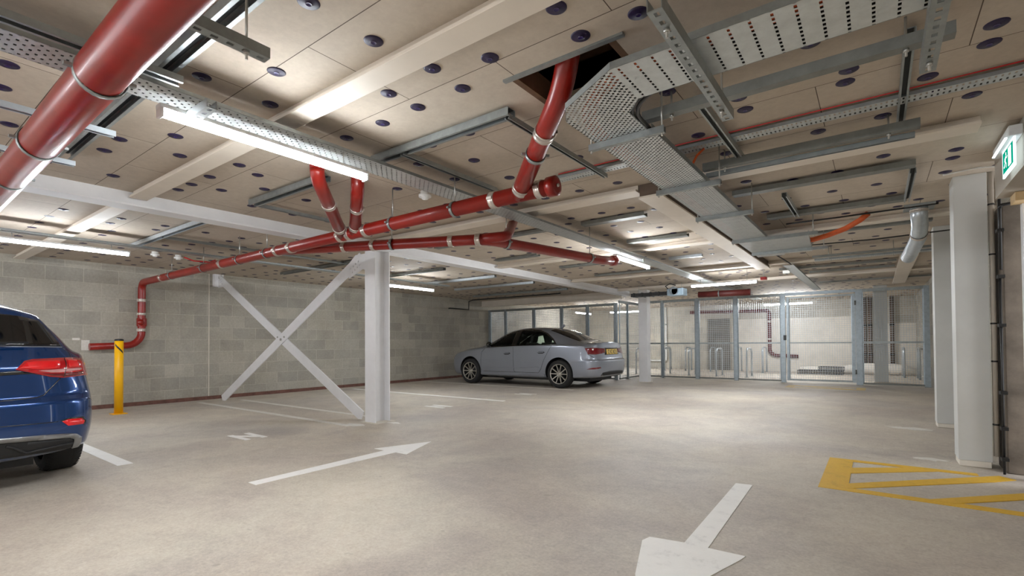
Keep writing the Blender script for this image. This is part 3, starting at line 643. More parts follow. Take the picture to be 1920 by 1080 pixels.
rc = MB(); rc.tube([(-2.0, 3.34, 2.35), (0, 3.33, 2.35), (1.1, 3.33, 2.35)], .004, 6)
tag(rc.build('red_wire', M['redpl']), 'thin red wire running along the slim tray at right', 'cable')
# cables in the wide tray; the dark ones are added as shade behind its holes
def tray_cable(o, mat_, lab, grp):
    # o = distance from the outer rim of the tray
    y0 = 1.865+o; x1 = -1.225+o
    p = [(1.28, y0, 2.148), (-.80, y0, 2.148)] + arc((-.8, y0, 2.148), (x1+.02, y0+.02, 2.148), (x1, 2.6, 2.148), max(.05, .55-o), 6) + [(x1, 2.7, 2.148), (x1, 7.1, 2.148)]
    tag(MB().tube(p, .011, 8).build('tray_cable', M[mat_]), lab, 'cable', grp)
for i in range(3): tray_cable(.012+i*.026, 'orange', 'orange cable lying in the wide tray along its outer rim, glimpsed through the slots', 'orange cables in the wide tray')
for i in range(8): tray_cable(.090+i*.026, 'blackpl', 'dark cable added in the wide tray, standing in for shade behind its holes', 'added dark cables in the wide tray')
# loose black cables by the tray end
for i, (pp, lab) in enumerate([([(-1.12, 6.9, 2.2), (-1.1, 9, 2.27), (-1.12, 11, 2.26), (-1.15, 13.6, 2.27)], 'black cable lying in the tray that leads to the cage gate'),
                               ([(-1.4, 7.4, ZC), (-1.36, 7.4, 2.27), (0, 7.42, 2.25), (.9, 7.4, 2.27), (.94, 7.4, ZC)], 'black cable sagging across behind the silver vent pipe'),
                               ([(-.8, 6.3, 2.34), (-.3, 6.28, 2.335), (.5, 6.25, 2.34)], 'black cable bundle on the ceiling behind the orange sleeve')]):
    tag(MB().tube(pp, .009, 8).build('black_cable', M['blackpl']), lab, 'cable')
t = thing('vent_pipe', 'bent shiny silver vent pipe hanging left of the far pillar', 'vent', (.36, 6.5, 2.3))
MB().tube([(.36, 6.35, ZC), (.36, 6.37, 2.27), (.37, 6.45, 2.18), (.37, 6.72, 2.10), (.34, 7.0, 2.04), (.31, 7.35, 1.99)], .07, 22).build('duct', M['galv_b'], t)
for p, d_ in (((.36, 6.36, 2.31), (0, 0, 1)), ((.37, 6.62, 2.125), (0, 1, -.3))): band(t, p, d_, .07, .03)
MB().box(.24, .48, 6.22, 6.5, ZC-.02, ZC).build('ceiling_plate', M['galv'], t)
# fan with black duct
t = thing('fan_unit', 'pale blue fan box with black ribbed duct hung over the slim column', 'fan', (-4, 11.2, 2.1))
d_ = MB(); d_.box(-4.66, -3.78, 11.05, 11.25, 2.085, 2.165)
for i in range(5): d_.box(-4.60+.2*i, -4.57+.2*i, 11.03, 11.27, 2.075, 2.175)
d_.build('flat_duct', M['blackpl'], t)
MB().box(-3.78, -3.42, 11.0, 11.3, 2.06, 2.22).build('casing', M['bluebox'], t, .01)
MB().lathe([(0, 0), (.08, 0), (.09, .03), (.09, .10)], (-3.6, 11.0, 2.16), (0, -1, 0), 24).build('motor', M['galv_b'], t)
MB().tube([(-3.72, 10.9, 2.2), (-3.76, 10.85, 2.26), (-3.66, 10.85, 2.31), (-3.55, 10.9, 2.27)], .012, 8).build('lead', M['blackpl'], t)
for x in (-4.5, -3.5): MB().cyl((x, 11.15, 2.16), (x, 11.15, ZC), .005, 8).build('hanger', M['bolt'], t)
t = thing('call_point', 'small red alarm sounder at the right end of the crosswise lamp', 'sounder', (-1.62, 9.85, 2.2))
MB().box(-1.67, -1.57, 9.8, 9.9, 2.13, 2.18).build('housing', M['redpl'], t, .008); MB().cyl((-1.62, 9.85, 2.18), (-1.62, 9.85, ZC), .01, 10).build('stem', M['whitepl'], t)
for x, y, lab in ((-1.35, 10.6, 'nearer small white junction box beside the cage tray'), (-1.3, 11.6, 'farther small white junction box beside the cage tray')):
    t = thing('junction_box', lab, 'box', (x, y, ZC-.05)); MB().box(x-.06, x+.06, y-.05, y+.05, ZC-.06, ZC).build('box', M['whitepl'], t, .006); MB().cyl((x, y, ZC-.06), (x, y, ZC-.068), .02, 12).build('knockout', M['blackpl'], t)
# services in the corner at right
t = thing('black_pipework', 'black vertical pipe with elbow and brackets in the corner right of the near pillar', 'pipe', (.765, 5.22, 0))
MB().tube([(.765, 5.20, 1.55), (.765, 5.20, ZC)], .011, 12).build('pipe_run', M['blackpl'], t)
MB().tube([(.765, 5.235, 0), (.765, 5.235, 1.5)], .008, 12).build('pipe_run', M['blackpl'], t)
MB().tube([(.765, 5.20, 2.02)] + arc((.765, 5.2, 2.02), (.775, 5.19, 2.04), (.9, 5.18, 2.045), .015) + [(.86, 5.18, 2.045)], .012, 10).build('elbow', M['blackpl'], t)
for z_ in (1.5, 1.13, .62, .35, .12, 1.85): MB().box(.745, .785, 5.18, 5.25, z_-.012, z_+.012).build('bracket', M['blackpl'], t)
t = thing('lagged_pipe', 'dusty cream lagged pipe between the near pillar and the black pipework', 'pipe', (.748, 5.42, 0))
MB().tube([(.75, 5.42, .1), (.75, 5.42, ZC)], .018, 14).build('pipe_run', M['cream'], t)
for z_ in (.35, .85, 1.15, 1.7, 2.1): MB().tube([(.75, 5.42, z_-.006), (.75, 5.42, z_+.006)], .021, 14).build('tie', M['blackpl'], t)
tag(MB().tube([(.45, 5.25, 2.35), (.65, 5.2, 2.352), (.76, 5.16, 2.33)], .006, 8).build('white_cable', M['whitepl']), 'thin white cable tacked to the ceiling above the near pillar', 'cable')
tag(MB().box(.805, .90, 4.92, 5.08, 2.005, 2.068).build('timber_block', M['timber'], None, .003), 'pale timber block fixed under the bulkhead at the right edge', 'timber')
# exit sign on the bulkhead
ES = thing('exit_sign', 'lit green running man exit sign on the bulkhead at the right edge', 'sign', (.70, 4.4, 2.2))
MB().box(.665, .73, 4.20, 4.70, 2.262, 2.325).build('housing', M['lampbody'], ES, .006)
MB().box(.690, .700, 4.22, 4.56, 2.085, 2.262).build('sign_panel', mat_emit('sign_white_glow', (.80, .95, 1, 1), .5), ES)
gm = mat_emit('sign_green_glow', (.0, .16, .10, 1), .7)
pn = MB().box(.6885, .690, 4.245, 4.535, 2.108, 2.242).build('green_field', gm, ES)
wm = mat_emit('sign_symbol_glow', (.9, 1, .98, 1), .8)
def sg(poly, nm):   # poly in (u right, v up) on the sign face, u grows towards -Y as seen from the room
    mb = MB(); n = len(poly); vs = [(.6875, 4.535-u, 2.108+v) for u, v in poly]; vs += [(.6885, 4.535-u, 2.108+v) for u, v in poly]
    mb.add(vs, [tuple(range(n)), tuple(reversed(range(n, 2*n)))] + [(i, (i+1) % n, n+(i+1) % n, n+i) for i in range(n)]); return mb.build(nm, wm, ES)
sg([(.165, .01), (.245, .01), (.245, .124), (.165, .124)], 'door_symbol')
def runner():
    mb = MB()
    def pl(poly):
        n = len(poly); vs = [(.6870, 4.535-u, 2.108+v) for u, v in poly]; mb.add(vs, [tuple(range(n))])
    cx_, cy2 = .105, .108; pl([(cx_+.011*math.cos(a*PI/6), cy2+.011*math.sin(a*PI/6)) for a in range(12)])
    def limb(a, b, w_):
        dx, dy = b[0]-a[0], b[1]-a[1]; L = math.hypot(dx, dy); nx, ny = -dy/L*w_/2, dx/L*w_/2
        pl([(a[0]+nx, a[1]+ny), (b[0]+nx, b[1]+ny), (b[0]-nx, b[1]-ny), (a[0]-nx, a[1]-ny)])
    limb((.098, .095), (.082, .058), .018); limb((.096, .09), (.125, .078), .008); limb((.125, .078), (.14, .088), .007)
    limb((.094, .088), (.068, .082), .008); limb((.068, .082), (.060, .066), .007)
    limb((.084, .06), (.112, .044), .010); limb((.112, .044), (.108, .018), .009); limb((.08, .06), (.062, .036), .010); limb((.062, .036), (.036, .034), .009)
    mb.build('running_man_symbol', wm, ES)
runner()
MB().box(.655, .668, 4.25, 4.66, 2.262, 2.268).build('light_edge', mat_emit('sign_edge_glow', (.8, .95, 1, 1), 1.2), ES)

# ------------------------------------------------------------------ ceiling fixing discs
D = [(-7.98,1.72),(-7.65,2.55),(-7.31,2.74),(-6.72,1.72),(-6.71,2.95),(-6.70,2.14),(-6.41,2.55),(-6.40,2.96),(-6.40,1.27),(-6.40,2.13),(-6.39,1.73),(-5.17+.0,3.14),(-5.16,2.53),(-5.16,2.33),(-5.15,2.94),(-4.83,.85),(-4.83,2.33),(-4.82,1.70),(-4.82,1.25),(-4.82,2.74),(-4.79,3.13),(-4.57,1.71),(-4.54,1.93),(-4.25,1.72),(-4.24,2.54),(-4.24,1.05),(-4.22,2.14),(-4.19,.58),(-3.94,1.40),(-3.93,1.05),(-3.91,1.93),(-3.80,1.74),(-3.62,.47),(-3.61,.83),(-3.59,1.25),(-3.31,.82),(-3.31,2.83),(-3.30,.45),(-2.97,2.71),(-2.95,.59),(-2.75,1.93),(-2.75,2.95),(-2.73,2.54),(-2.70,1.40),(-2.69,1.05),(-2.40,2.34),(-2.39,1.93),(-2.38,.82),(-2.37,3.19),(-2.35,1.25),(-2.35,2.73),(-2.26,.78),(-2.08,1.72),(-2.07,2.35),(-2.07,1.92),(-1.77,1.07),(-1.77,1.38),(-1.73,1.92),(-1.72,1.69),(-1.72,3.14),(-1.44,1.79),(-1.02,1.90),(-1.01,1.68),(-.91,3.28),(-.88,2.61),(-.86,4.48),(-.84,3.72),(-.76,1.91),(-.59,2.91),(-.59,3.08),(-.54,4.67),(-.28,3.69),(-.23,4.67),(-.22,2.57),(-.11,3.07),(-.09,2.94),(.05,3.67),(.06,4.47),(.23,3.26),(.28,3.50),(.43,2.89),(.43,3.06),(.44,3.65),(.45,4.25),(.46,5.2),(.47,4.83),(.47,4.63)]
def blocked(x, y):
    if -5.42 < x < -5.14 or (-1.66 < x < -1.38 and 3.9 < y < 9.3): return True
    for a, b in ((1.40, 1.64), (3.92, 4.2), (6.5, 6.8), (9.05, 9.35), (11.4, 11.65), (11.95, 12.25)):
        if a < y < b: return True
    return False
def seen(x, y):
    v = Vector((x, y, ZC)) - Vector((0, 0, 1.02)); dz = v.dot(fw)
    if dz < .5: return False
    px = 960+F*v.dot(rt2)/dz; py = 627.46-F*v.dot(up2)/dz
    return -20 < px < 1940 and -20 < py < 1100
dots = [p for p in D if not blocked(*p)]
yy = .45
gr = []
while yy < 18.6:
    xx = -9.9 + (0.18 if int(yy*10) % 2 else 0)
    while xx < .85:
        gr.append((xx, yy)); xx += random.choice((.32, .36, .43))
    yy += random.choice((.2, .4, .4))
def clear(x, y):
    if y < 3.3 and -6.5 < x < -1.6: return False
    if y < 4.8 and x > -1.6: return False
    return all((x-a)**2+(y-b)**2 > .07 for a, b in dots)
extra = [p for p in gr if not blocked(*p) and seen(*p) and clear(*p)]
extra.sort(key=lambda p: p[0]**2+p[1]**2)
dots = [p for p in dots if seen(*p)]
nind = 298-len(dots)
def disc_mb(q, x, y, small=False):
    if small: q.lathe([(0, -.004), (.038, -.003), (.042, 0)], (x, y, ZC), (0, 0, 1), 12)
    else: q.lathe([(.012, -.009), (.018, -.005), (.036, -.006), (.043, -.002), (.043, 0)], (x, y, ZC), (0, 0, 1), 28)
base = thing('fixing_disc', 'small round dark purple plastic fixing disc pressed into the ceiling boards', 'fixing', (dots[0][0], dots[0][1], ZC), 'purple fixing discs in the ceiling boards')
q = MB(); disc_mb(q, *dots[0]); plate = q.build('plate', M['disc'], base)
q = MB(); q.lathe([(0, -.004), (.012, -.009)], (dots[0][0], dots[0][1], ZC), (0, 0, 1), 16); boss = q.build('centre_boss', M['disc_c'], base)
def copy_tree(o, parent=None):
    kids = [k for k in bpy.data.objects if k.parent == o]
    c = o.copy(); COL.objects.link(c)
    if parent: c.parent = parent
    for k in kids: copy_tree(k, c)
    return c
pkids = (plate, boss)
for x, y in dots[1:]:
    r_ = base.copy(); COL.objects.link(r_); r_.location = (x, y, ZC)
    for k in pkids: kc = k.copy(); kc.parent = r_; COL.objects.link(kc)
q = MB(); disc_mb(q, 0, 0, True); extra = [p for p in extra if not (.2 < p[0] < .62 and p[1] > 9)]
me0 = None
for x, y in extra[:nind]:
    if me0 is None:
        for i, v_ in enumerate(q.v): q.v[i] = v_ - Vector((0, 0, ZC))
        o = q.build('fixing_disc', M['disc']); me0 = o
    else:
        o = me0.copy(); COL.objects.link(o)
    o.location = (x, y, ZC); tag(o, 'small round dark purple plastic fixing disc pressed into the ceiling boards', 'fixing', 'purple fixing discs in the ceiling boards')
q = MB()
for x, y in extra[nind:]: disc_mb(q, x, y, True)
if q.v:
    o = q.build('distant_fixing_discs', M['disc']); tag(o, 'far scatter of tiny dark fixing discs over the ceiling boards towards the cage', 'fixings'); o['kind'] = 'stuff'

# ------------------------------------------------------------------ floor markings
def mark(name, polys, label, cat='floor marking', mat='wpaint', z=0.003, group=None):
    q = MB()
    for i_, p in enumerate(polys): q.prism(p, 0.0, z+.0003*i_)
    return tag(q.build(name, M[mat], None, weld=False), label, cat, group)
def rect(x0, x1, y0, y1): return [(x0, y0), (x1, y0), (x1, y1), (x0, y1)]
mark('bay_line', [rect(-10.0, -5.19, 1.39, 1.50)], 'thick white bay line running under the rear of the blue car')
mark('bay_line', [rect(-9.7, -5.30, 3.72, 3.81)], 'white bay line ending at the column in front of the crossed brace', mat='wpaint2')
mark('bay_line', [rect(-9.5, -5.44, 4.36, 4.44)], 'white bay line behind the crossed brace ending at the column', mat='wpaint2')
mark('bay_line', [rect(-9.6, -5.28, 6.86, 6.95)], 'white bay line crossing behind the column towards the centre')
mark('bay_line', [rect(-9.7, -5.28, 9.30, 9.38)], 'white bay line just in front of the silver car', mat='wpaint2')
def nletter(x, y, label, s=1.0, mat='wpaint'):
    # letter N whose uprights run along X (read from the driving lane)
    L, Wd, tck = .42*s, .24*s, .06*s
    mark('bay_letter', [rect(x, x+L, y, y+tck), rect(x, x+L, y+Wd-tck, y+Wd), [(x, y+Wd), (x+.09*s, y+Wd), (x+L, y), (x+L-.09*s, y)]][0:2] +
         [[(x, y+tck*.3), (x+.12*s, y+tck*.3), (x+L, y+Wd-tck*.3), (x+L-.12*s, y+Wd-tck*.3)]], label, 'floor letter', mat)
nletter(-5.86, 2.56, 'white letter N painted in the bay in front of the column')
nletter(-5.94, 5.62, 'white letter N painted in the bay just behind the column')
nletter(-5.85, 7.98, 'small faint letter N painted in front of the silver car', .95, 'wpaint2')
mark('direction_arrow', [[(-3.755, 1.79), (-3.645, 1.79), (-3.645, 3.09), (-3.50, 3.09), (-3.74, 3.64), (-3.95, 3.08), (-3.80, 3.08)]], 'long white floor arrow pointing away from the camera, left of centre', 'floor arrow')
mark('direction_arrow', [[(-.83, 3.82), (-.723, 3.84), (-.685, 2.545), (-.515, 2.55), (-.53, 2.48), (-.60, 2.24), (-.74, 1.78), (-.87, 2.08), (-.985, 2.45), (-.97, 2.515), (-.80, 2.545)]], 'large white floor arrow pointing towards the camera at bottom right', 'floor arrow')
mark('yellow_hatching', [rect(-.345, -.175, 4.06, 5.14), rect(-.175, 1.1, 4.055, 4.145), rect(-.175, .60, 5.06, 5.14),
     [(-.175, 4.61), (-.175, 4.81), (.28, 5.14), (.42, 5.10)],
     [(-.175, 4.12), (-.175, 4.27), (.72, 5.14), (.80, 5.06), (.66, 4.90)],
     [(.22, 4.1), (.36, 4.1), (.86, 4.58), (.86, 4.74)]], 'yellow hatched box painted on the floor before the near pillar', 'floor hatching', 'ypaint')
mark('yellow_hatching', [rect(-1.66, -.2, 13.0, 13.08), rect(-1.66, -.2, 12.42, 12.5), rect(-1.66, -1.5, 12.42, 13.08), rect(-.36, -.2, 12.42, 13.08), [(-1.5, 12.9), (-1.5, 13.05), (-.4, 12.6), (-.4, 12.45)]], 'faded yellow hatched box on the floor before the cage gate', 'floor hatching', 'ypaint2')
for nm, x, y, r_, lab in (('paint_splash', -5.30, 3.86, .16, 'pale paint splashes around the front foot of the white column'), ('paint_splash', -5.02, 4.22, .12, 'pale paint splashes beside the right foot of the white column'), ('paint_splash', .30, 7.35, .22, 'whitish paint smear on the floor before the far pillar'), ('paint_splash', .36, 5.55, .13, 'whitish scuff on the floor left of the near pillar foot')):
    pl = [(x+r_*random.uniform(.5, 1.2)*math.cos(a*PI/9), y+r_*random.uniform(.25, .6)*math.sin(a*PI/9)) for a in range(18)]
    mark(nm, [pl], lab, 'paint splash', 'wpaint2', .002)

# ------------------------------------------------------------------ bollard
t = thing('bollard', 'yellow steel bollard standing by the block wall in front of the red pipe end', 'bollard', (-9.12, 2.45, 0))
MB().tube([(-9.12, 2.45, .01), (-9.12, 2.45, 1.11)], .055, 28).build('post', M['yellow'], t)
MB().box(-9.21, -9.03, 2.36, 2.54, 0, .012).build('base_plate', M['yellow'], t, .003)
MB().lathe([(0, .012), (.045, .008), (.057, 0), (.057, -.02)], (-9.12, 2.45, 1.11), (0, 0, 1), 24).build('cap', M['blackpl'], t)
q = MB()
pts_l = []
for i in range(13):
    a = -1.15 + i*0.15; zz = 1.035 - i*.006
    pts_l.append((a, zz))
vs = []; 
for a, zz in pts_l:
    for dz in (-.016, .016):
        vs.append((-9.12+.0565*math.cos(a), 2.45+.0565*math.sin(a), zz+dz+(-.004*pts_l.index((a, zz)))))
q.add(vs, [(2*i, 2*i+2, 2*i+3, 2*i+1) for i in range(12)]); q.build('hazard_band', M['blackpl'], t)

# ------------------------------------------------------------------ mesh cage
def fence_run(root, axis, cst, posts, ztop, mid=.98, gate_span=None):
    """posts: list of (position, width). panels of welded mesh between"""
    def P(s, z, o=0): return (s, cst+o, z) if axis == 'x' else (cst+o, s, z)
    lo, hi = posts[0][0], posts[-1][0]
    for s, w_ in posts:
        if w_ == 0: continue
        q = MB(); q.bar(P(s, 0), P(s, ztop), w_, .06, (0, 1, 0) if axis == 'x' else (1, 0, 0)); pt = q.build('post', M['galv_c'], root, .003)
        fp = MB(); a = P(s, 0)
        fp.box(a[0]-.06, a[0]+.06, a[1]-.06, a[1]+.06, 0, .01); fp.build('foot_plate', M['galv'], pt)
    q = MB(); q.bar(P(lo, ztop-.03), P(hi, ztop-.03), .05, .07); q.build('top_rail', M['galv'], root, .003)
    q = MB(); q.bar(P(lo, .04), P(hi, .04), .04, .04); q.build('bottom_rail', M['galv_d'], root, .003)
    for i in range(len(posts)-1):
        a, b = posts[i][0]+posts[i][1]/2, posts[i+1][0]-posts[i+1][1]/2
        if a > b: a, b = b, a
        mesh_panel(root, P, a, b, .06, ztop-.065, mid)
def mesh_panel(root, P, a, b, z0, z1, mid):
    q = MB(); r_ = .0058; n = max(2, round((b-a)/.05)); st = (b-a)/n
    def wire(p0, p1): q.bar(p0, p1, r_, r_)
    for i in range(1, n): wire(P(a+i*st, z0), P(a+i*st, z1))
    m_ = round((z1-z0)/.05); st = (z1-z0)/m_
    for i in range(1, m_): wire(P(a, z0+i*st, .003), P(b, z0+i*st, .003))
    q.build('mesh_panel', M['galv_b'], root, weld=False)
    q = MB(); q.bar(P(a, mid, -.012), P(b, mid, -.012), .02, .035); q.build('mid_rail', M['galv'], root)
    q = MB()
    for s in (a+.01, b-.01): q.bar(P(s, z0), P(s, z1), .02, .02, (.1, .9, 0))
    q.build('panel_edge', M['galv_c'], root)
c1 = thing('cage_fence', 'long galvanised mesh fence front of the cycle cage left of its gate', 'fence', (-3.7, 13.93, 0))
fence_run(c1, 'x', 13.93, [(-5.59, .06), (-4.93, .06), (-3.96, .09), (-2.97, .09), (-1.87, .10)], 2.21)
c2 = thing('cage_fence', 'galvanised mesh fence panel of the cage right of its gate, ending behind the far pillar', 'fence', (.3, 13.93, 0))
fence_run(c2, 'x', 13.93, [(-.32, .13), (.88, .10)], 2.21)
c3 = thing('cage_fence', 'short side run of mesh fence turning back beside the slim white column', 'fence', (-5.59, 13.2, 0))
fence_run(c3, 'y', -5.59, [(12.455, 0), (13.0, .05), (13.88, 0)], 2.15)
c4 = thing('cage_fence', 'tall mesh fence run standing behind the silver car', 'fence', (-7.8, 12.4, 0))
fence_run(c4, 'x', 12.40, [(-10.04, .08), (-9.4, .07), (-8.33, .07), (-7.36, .07), (-6.52, .07), (-5.66, .08)], 2.08)
gt = thing('cage_gate', 'galvanised mesh gate of the cage behind the faded yellow hatching', 'gate', (-1.05, 13.93, 0))
def PG(s, z, o=0): return (s, 13.93+o, z)
q = MB(); q.bar(PG(-1.77, .05), PG(-1.77, 2.12), .05, .05, (0, 1, 0)); q.build('stile', M['galv_c'], gt)
q = MB(); q.bar(PG(-.42, .05), PG(-.42, 2.12), .06, .05, (0, 1, 0)); q.build('stile', M['galv_c'], gt)
q = MB(); q.bar(PG(-1.745, 2.095), PG(-.45, 2.095), .044, .044); q.build('frame_rail', M['galv'], gt)
q = MB(); q.bar(PG(-1.745, .075), PG(-.45, .075), .044, .044); q.build('frame_rail', M['galv'], gt)
mesh_panel(gt, PG, -1.745, -.45, .09, 2.07, .98)
MB().box(-1.86, -1.80, 13.86, 13.90, 1.05, 1.17).build('lock_box', M['blackpl'], gt, .004)
for z_ in (.3, 1.9): MB().cyl((-.39, 13.88, z_-.05), (-.39, 13.88, z_+.05), .015, 12).build('hinge', M['galv_d'], gt)
tag(MB().box(-1.82, -.38, 13.90, 13.97, 2.15, 2.22).build('lintel_rail', M['galv_c']), 'bright steel lintel rail over the cage gate', 'rail')

# cycle stands
GC = 'cycle hoops inside the cage'
def hoop(xa, ya, xb, yb, label):
    t = thing('cycle_hoop', label, 'cycle stand', ((xa+xb)/2, (ya+yb)/2, 0), GC)
    p = [(xa, ya, 0)] + arc((xa, ya, 0), (xa, ya, .82), (xb, yb, .82), .16, 8) + arc((xa, ya, .82), (xb, yb, .82), (xb, yb, 0), .16, 8) + [(xb, yb, 0)]
    MB().tube(p, .025, 14).build('hoop', M['galv_b'], t)
    for x, y in ((xa, ya), (xb, yb)): MB().lathe([(.026, .006), (.06, .006), (.06, 0)], (x, y, 0), (0, 0, 1), 16).build('flange', M['galv'], t)
near_l = ['cycle hoop glimpsed left of the slim white column', 'near row cycle hoop just right of the slim white column', 'near row cycle hoop, second right of the slim column', 'near row cycle hoop in front of the dark block patch', 'near row cycle hoop beside the post right of the dark patch', 'near row cycle hoop nearest the cage gate']
for i, (x, lab) in enumerate(zip((-6.27, -5.40, -4.60, -3.80, -2.98, -2.11), near_l)): hoop(x, 15.25, x, 15.95, lab)
far_l = ['far row cycle hoop seen through the panel right of the slim column', 'far row cycle hoop, second from the left', 'far row cycle hoop at the left edge of the dark block patch', 'far row cycle hoop right of the dark block patch', 'far row cycle hoop under the red drain pipe']
for i, (x, lab) in enumerate(zip((-6.2, -5.45, -4.60, -3.75, -2.98), far_l)): hoop(x, 17.7, x, 18.4, lab)
hoop(.88, 16.4, .88, 17.1, 'right hand cycle hoop near the end post of the cage'); hoop(.60, 17.2, .60, 17.9, 'cycle hoop deeper behind the right end panel of the cage')
# back wall features inside the cage
struct('wall_panel_1', MB().box(-3.95, -.35, 18.93, 18.95, 0, 1.80), M['concrete_l']); struct('wall_panel_2', MB().box(.2, 1.0, 18.93, 18.95, 0, 1.55), M['concrete_l'])
tag(MB().box(-5.0, -4.25, 18.90, 18.949, 0.0, 1.85).build('infill_patch', M['darkblock']), 'dark grey block infill patch low on the cage back wall', 'patch')
t = thing('cage_column', 'grey boxed column standing inside the cage right of the gate', 'column', (.06, 15.0, 0))
MB().box(-.05, .22, 14.9, 15.15, 0, ZC).build('shaft', M['pillar'], t, .004)
MB().box(-.07, .24, 14.88, 15.17, 0, .02).build('foot', M['concrete_l'], t)
for x, lab in ((-.30, 'left of the pair of dark vertical pipes behind the gate post'), (-.16, 'right of the pair of dark vertical pipes behind the gate post'), (.38, 'dark brown vertical pipe right of the cage column')):
    t = thing('stack_pipe', lab, 'pipe', (x, 18.8, 0)); MB().cyl((x, 18.8, 0), (x, 18.8, ZC), .05, 16).build('pipe_run', M['brown'], t)
    for z_ in (.6, 1.5): MB().cyl((x, 18.8, z_-.03), (x, 18.8, z_+.03), .057, 16).build('collar', M['blackpl'], t)
t = thing('fleece_roll', 'long white rolled fleece lying on the floor inside the cage', 'roll', (-.2, 18.3, 0))
MB().tube([(-2.0, 18.45, .11), (-1.0, 18.45, .12), (-.2, 18.4, .18), (.5, 18.35, .17), (.95, 18.3, .11)], .12, 20, rs=[.09, .11, .17, .16, .09]).build('roll', M['roll'], t)
MB().tube([(.95, 18.3, .11), (.96, 18.3, .11)], .04, 12).build('core_tube', M['brown'], t)
t = thing('mesh_crate', 'upper black and white mesh crate stacked by the fleece roll', 'crate', (-1.1, 17.9, .12))
def crate(t, x0, x1, y0, y1, z0, z1):
    q = MB()
    for z_ in (z0+.008, z1-.008):
        for a, b in (((x0, y0), (x1, y0)), ((x1, y0), (x1, y1)), ((x1, y1), (x0, y1)), ((x0, y1), (x0, y0))): q.bar((*a, z_), (*b, z_), .016, .016)
    q.build('rim', M['blackpl'], t)
    q = MB(); n = 14
    for i in range(n+1): x = x0+(x1-x0)*i/n; q.bar((x, y0, z0), (x, y0, z1), .01, .01, (0, 1, 0)); q.bar((x, y1, z0), (x, y1, z1), .01, .01, (0, 1, 0))
    for i in range(1, 3): z_ = z0+(z1-z0)*i/3; q.bar((x0, y0, z_), (x1, y0, z_), .008, .008); q.bar((x0, y1, z_), (x1, y1, z_), .008, .008)
    for i in range(n+1): x = x0+(x1-x0)*i/n; q.bar((x, y0, z0), (x, y1, z0), .01, .006)
    q.build('grille', M['blackpl'], t)
crate(t, -1.45, -.80, 17.7, 18.1, .125, .235)
t = thing('mesh_crate', 'lower black mesh crate on the floor by the fleece roll', 'crate', (-1.4, 17.9, 0)); crate(t, -2.0, -.82, 17.7, 18.1, .0, .12)
t = thing('white_downpipe', 'thin white downpipe on the wall seen behind the silver car tail', 'pipe', (-6.6, 18.9, 0))
MB().tube([(-7.2, 18.9, .3)] + arc((-7.2, 18.9, .3), (-6.55, 18.9, .3), (-6.55, 18.9, 2), .05) + [(-6.55, 18.9, ZC)], .035, 14).build('pipe_run', M['whitepl'], t)
for z_ in (.9, 1.7): MB().cyl((-6.55, 18.9, z_-.02), (-6.55, 18.9, z_+.02), .042, 14).build('collar', M['galv'], t)

# ------------------------------------------------------------------ cars
def mat_car(name, col, metallic=0.6, rough=0.28, coat=1.0):
    t = NT(name); v = t.coord(); f = t.noise(v, 3, 3)
    t.l(t.ramp(f, [(0.3, tuple(c*.95 for c in col[:3])+(1,)), (0.7, col)]), t.b.inputs['Base Color'])
    t.b.inputs['Metallic'].default_value = metallic; t.b.inputs['Roughness'].default_value = rough
    t.b.inputs['Coat Weight'].default_value = coat; t.b.inputs['Coat Roughness'].default_value = .04; return t.m
M['paint_silver'] = mat_car('silver_blue_car_paint', srgb(150, 156, 168), .55, .32)
M['paint_blue'] = mat_car('deep_blue_car_paint', srgb(11, 60, 120), .55, .22)
M['interior'] = simple('dark_car_interior', srgb(34, 35, 36), .7)
M['glass_dark'] = simple('tinted_dark_glass', srgb(10, 12, 15), .06, 0, 0.0, 3, coat=.6)
def mat_glass():
    t = NT('clear_green_glass'); tr = t.n('ShaderNodeBsdfTransparent'); tr.inputs[0].default_value = (.80, .92, .86, 1)
    gl = t.n('ShaderNodeBsdfGlossy'); gl.inputs['Roughness'].default_value = .03; gl.inputs['Color'].default_value = (.9, .95, 1, 1)
    ms = t.n('ShaderNodeMixShader'); fr = t.n('ShaderNodeFresnel'); fr.inputs[0].default_value = 1.35
    t.l(fr.outputs[0], ms.inputs[0]); t.l(tr.outputs[0], ms.inputs[1]); t.l(gl.outputs[0], ms.inputs[2]); t.l(ms.outputs[0], t.o.inputs['Surface']); return t.m
M['glass_clear'] = mat_glass()
M['tyre'] = simple('tyre_rubber', srgb(34, 34, 35), .75, 0, .15, 30, .2)
M['rim'] = simple('machined_alloy', srgb(196, 192, 184), .3, .75, .06, 10)
M['rim_d'] = simple('dark_wheel_inside', srgb(24, 24, 25), .5, .3)
M['lamp_red'] = simple('red_lamp_lens', srgb(186, 10, 22), .12, 0, .1, 12, coat=1)
M['lamp_red2'] = simple('bright_red_lamp_element', srgb(236, 26, 32), .2, 0, .05, 12, coat=.6)
M['lamp_dark'] = simple('dark_red_lamp_lens', srgb(110, 8, 22), .12, 0, .1, 12, coat=1)
M['lamp_clear'] = simple('pinkish_clear_lens', srgb(214, 150, 152), .15, 0, .05, 12, coat=1)
M['gloss_black'] = simple('gloss_black_trim', srgb(9, 10, 12), .12, 0, 0, 3, coat=1)
M['matt_black'] = simple('matt_black_trim', srgb(30, 31, 33), .55)
M['satin'] = simple('satin_silver_trim', srgb(150, 152, 154), .3, .7)
M['plate_y'] = simple('yellow_number_plate', srgb(232, 196, 96), .4)
HATCH, SEDAN = 'hatch', 'sedan'
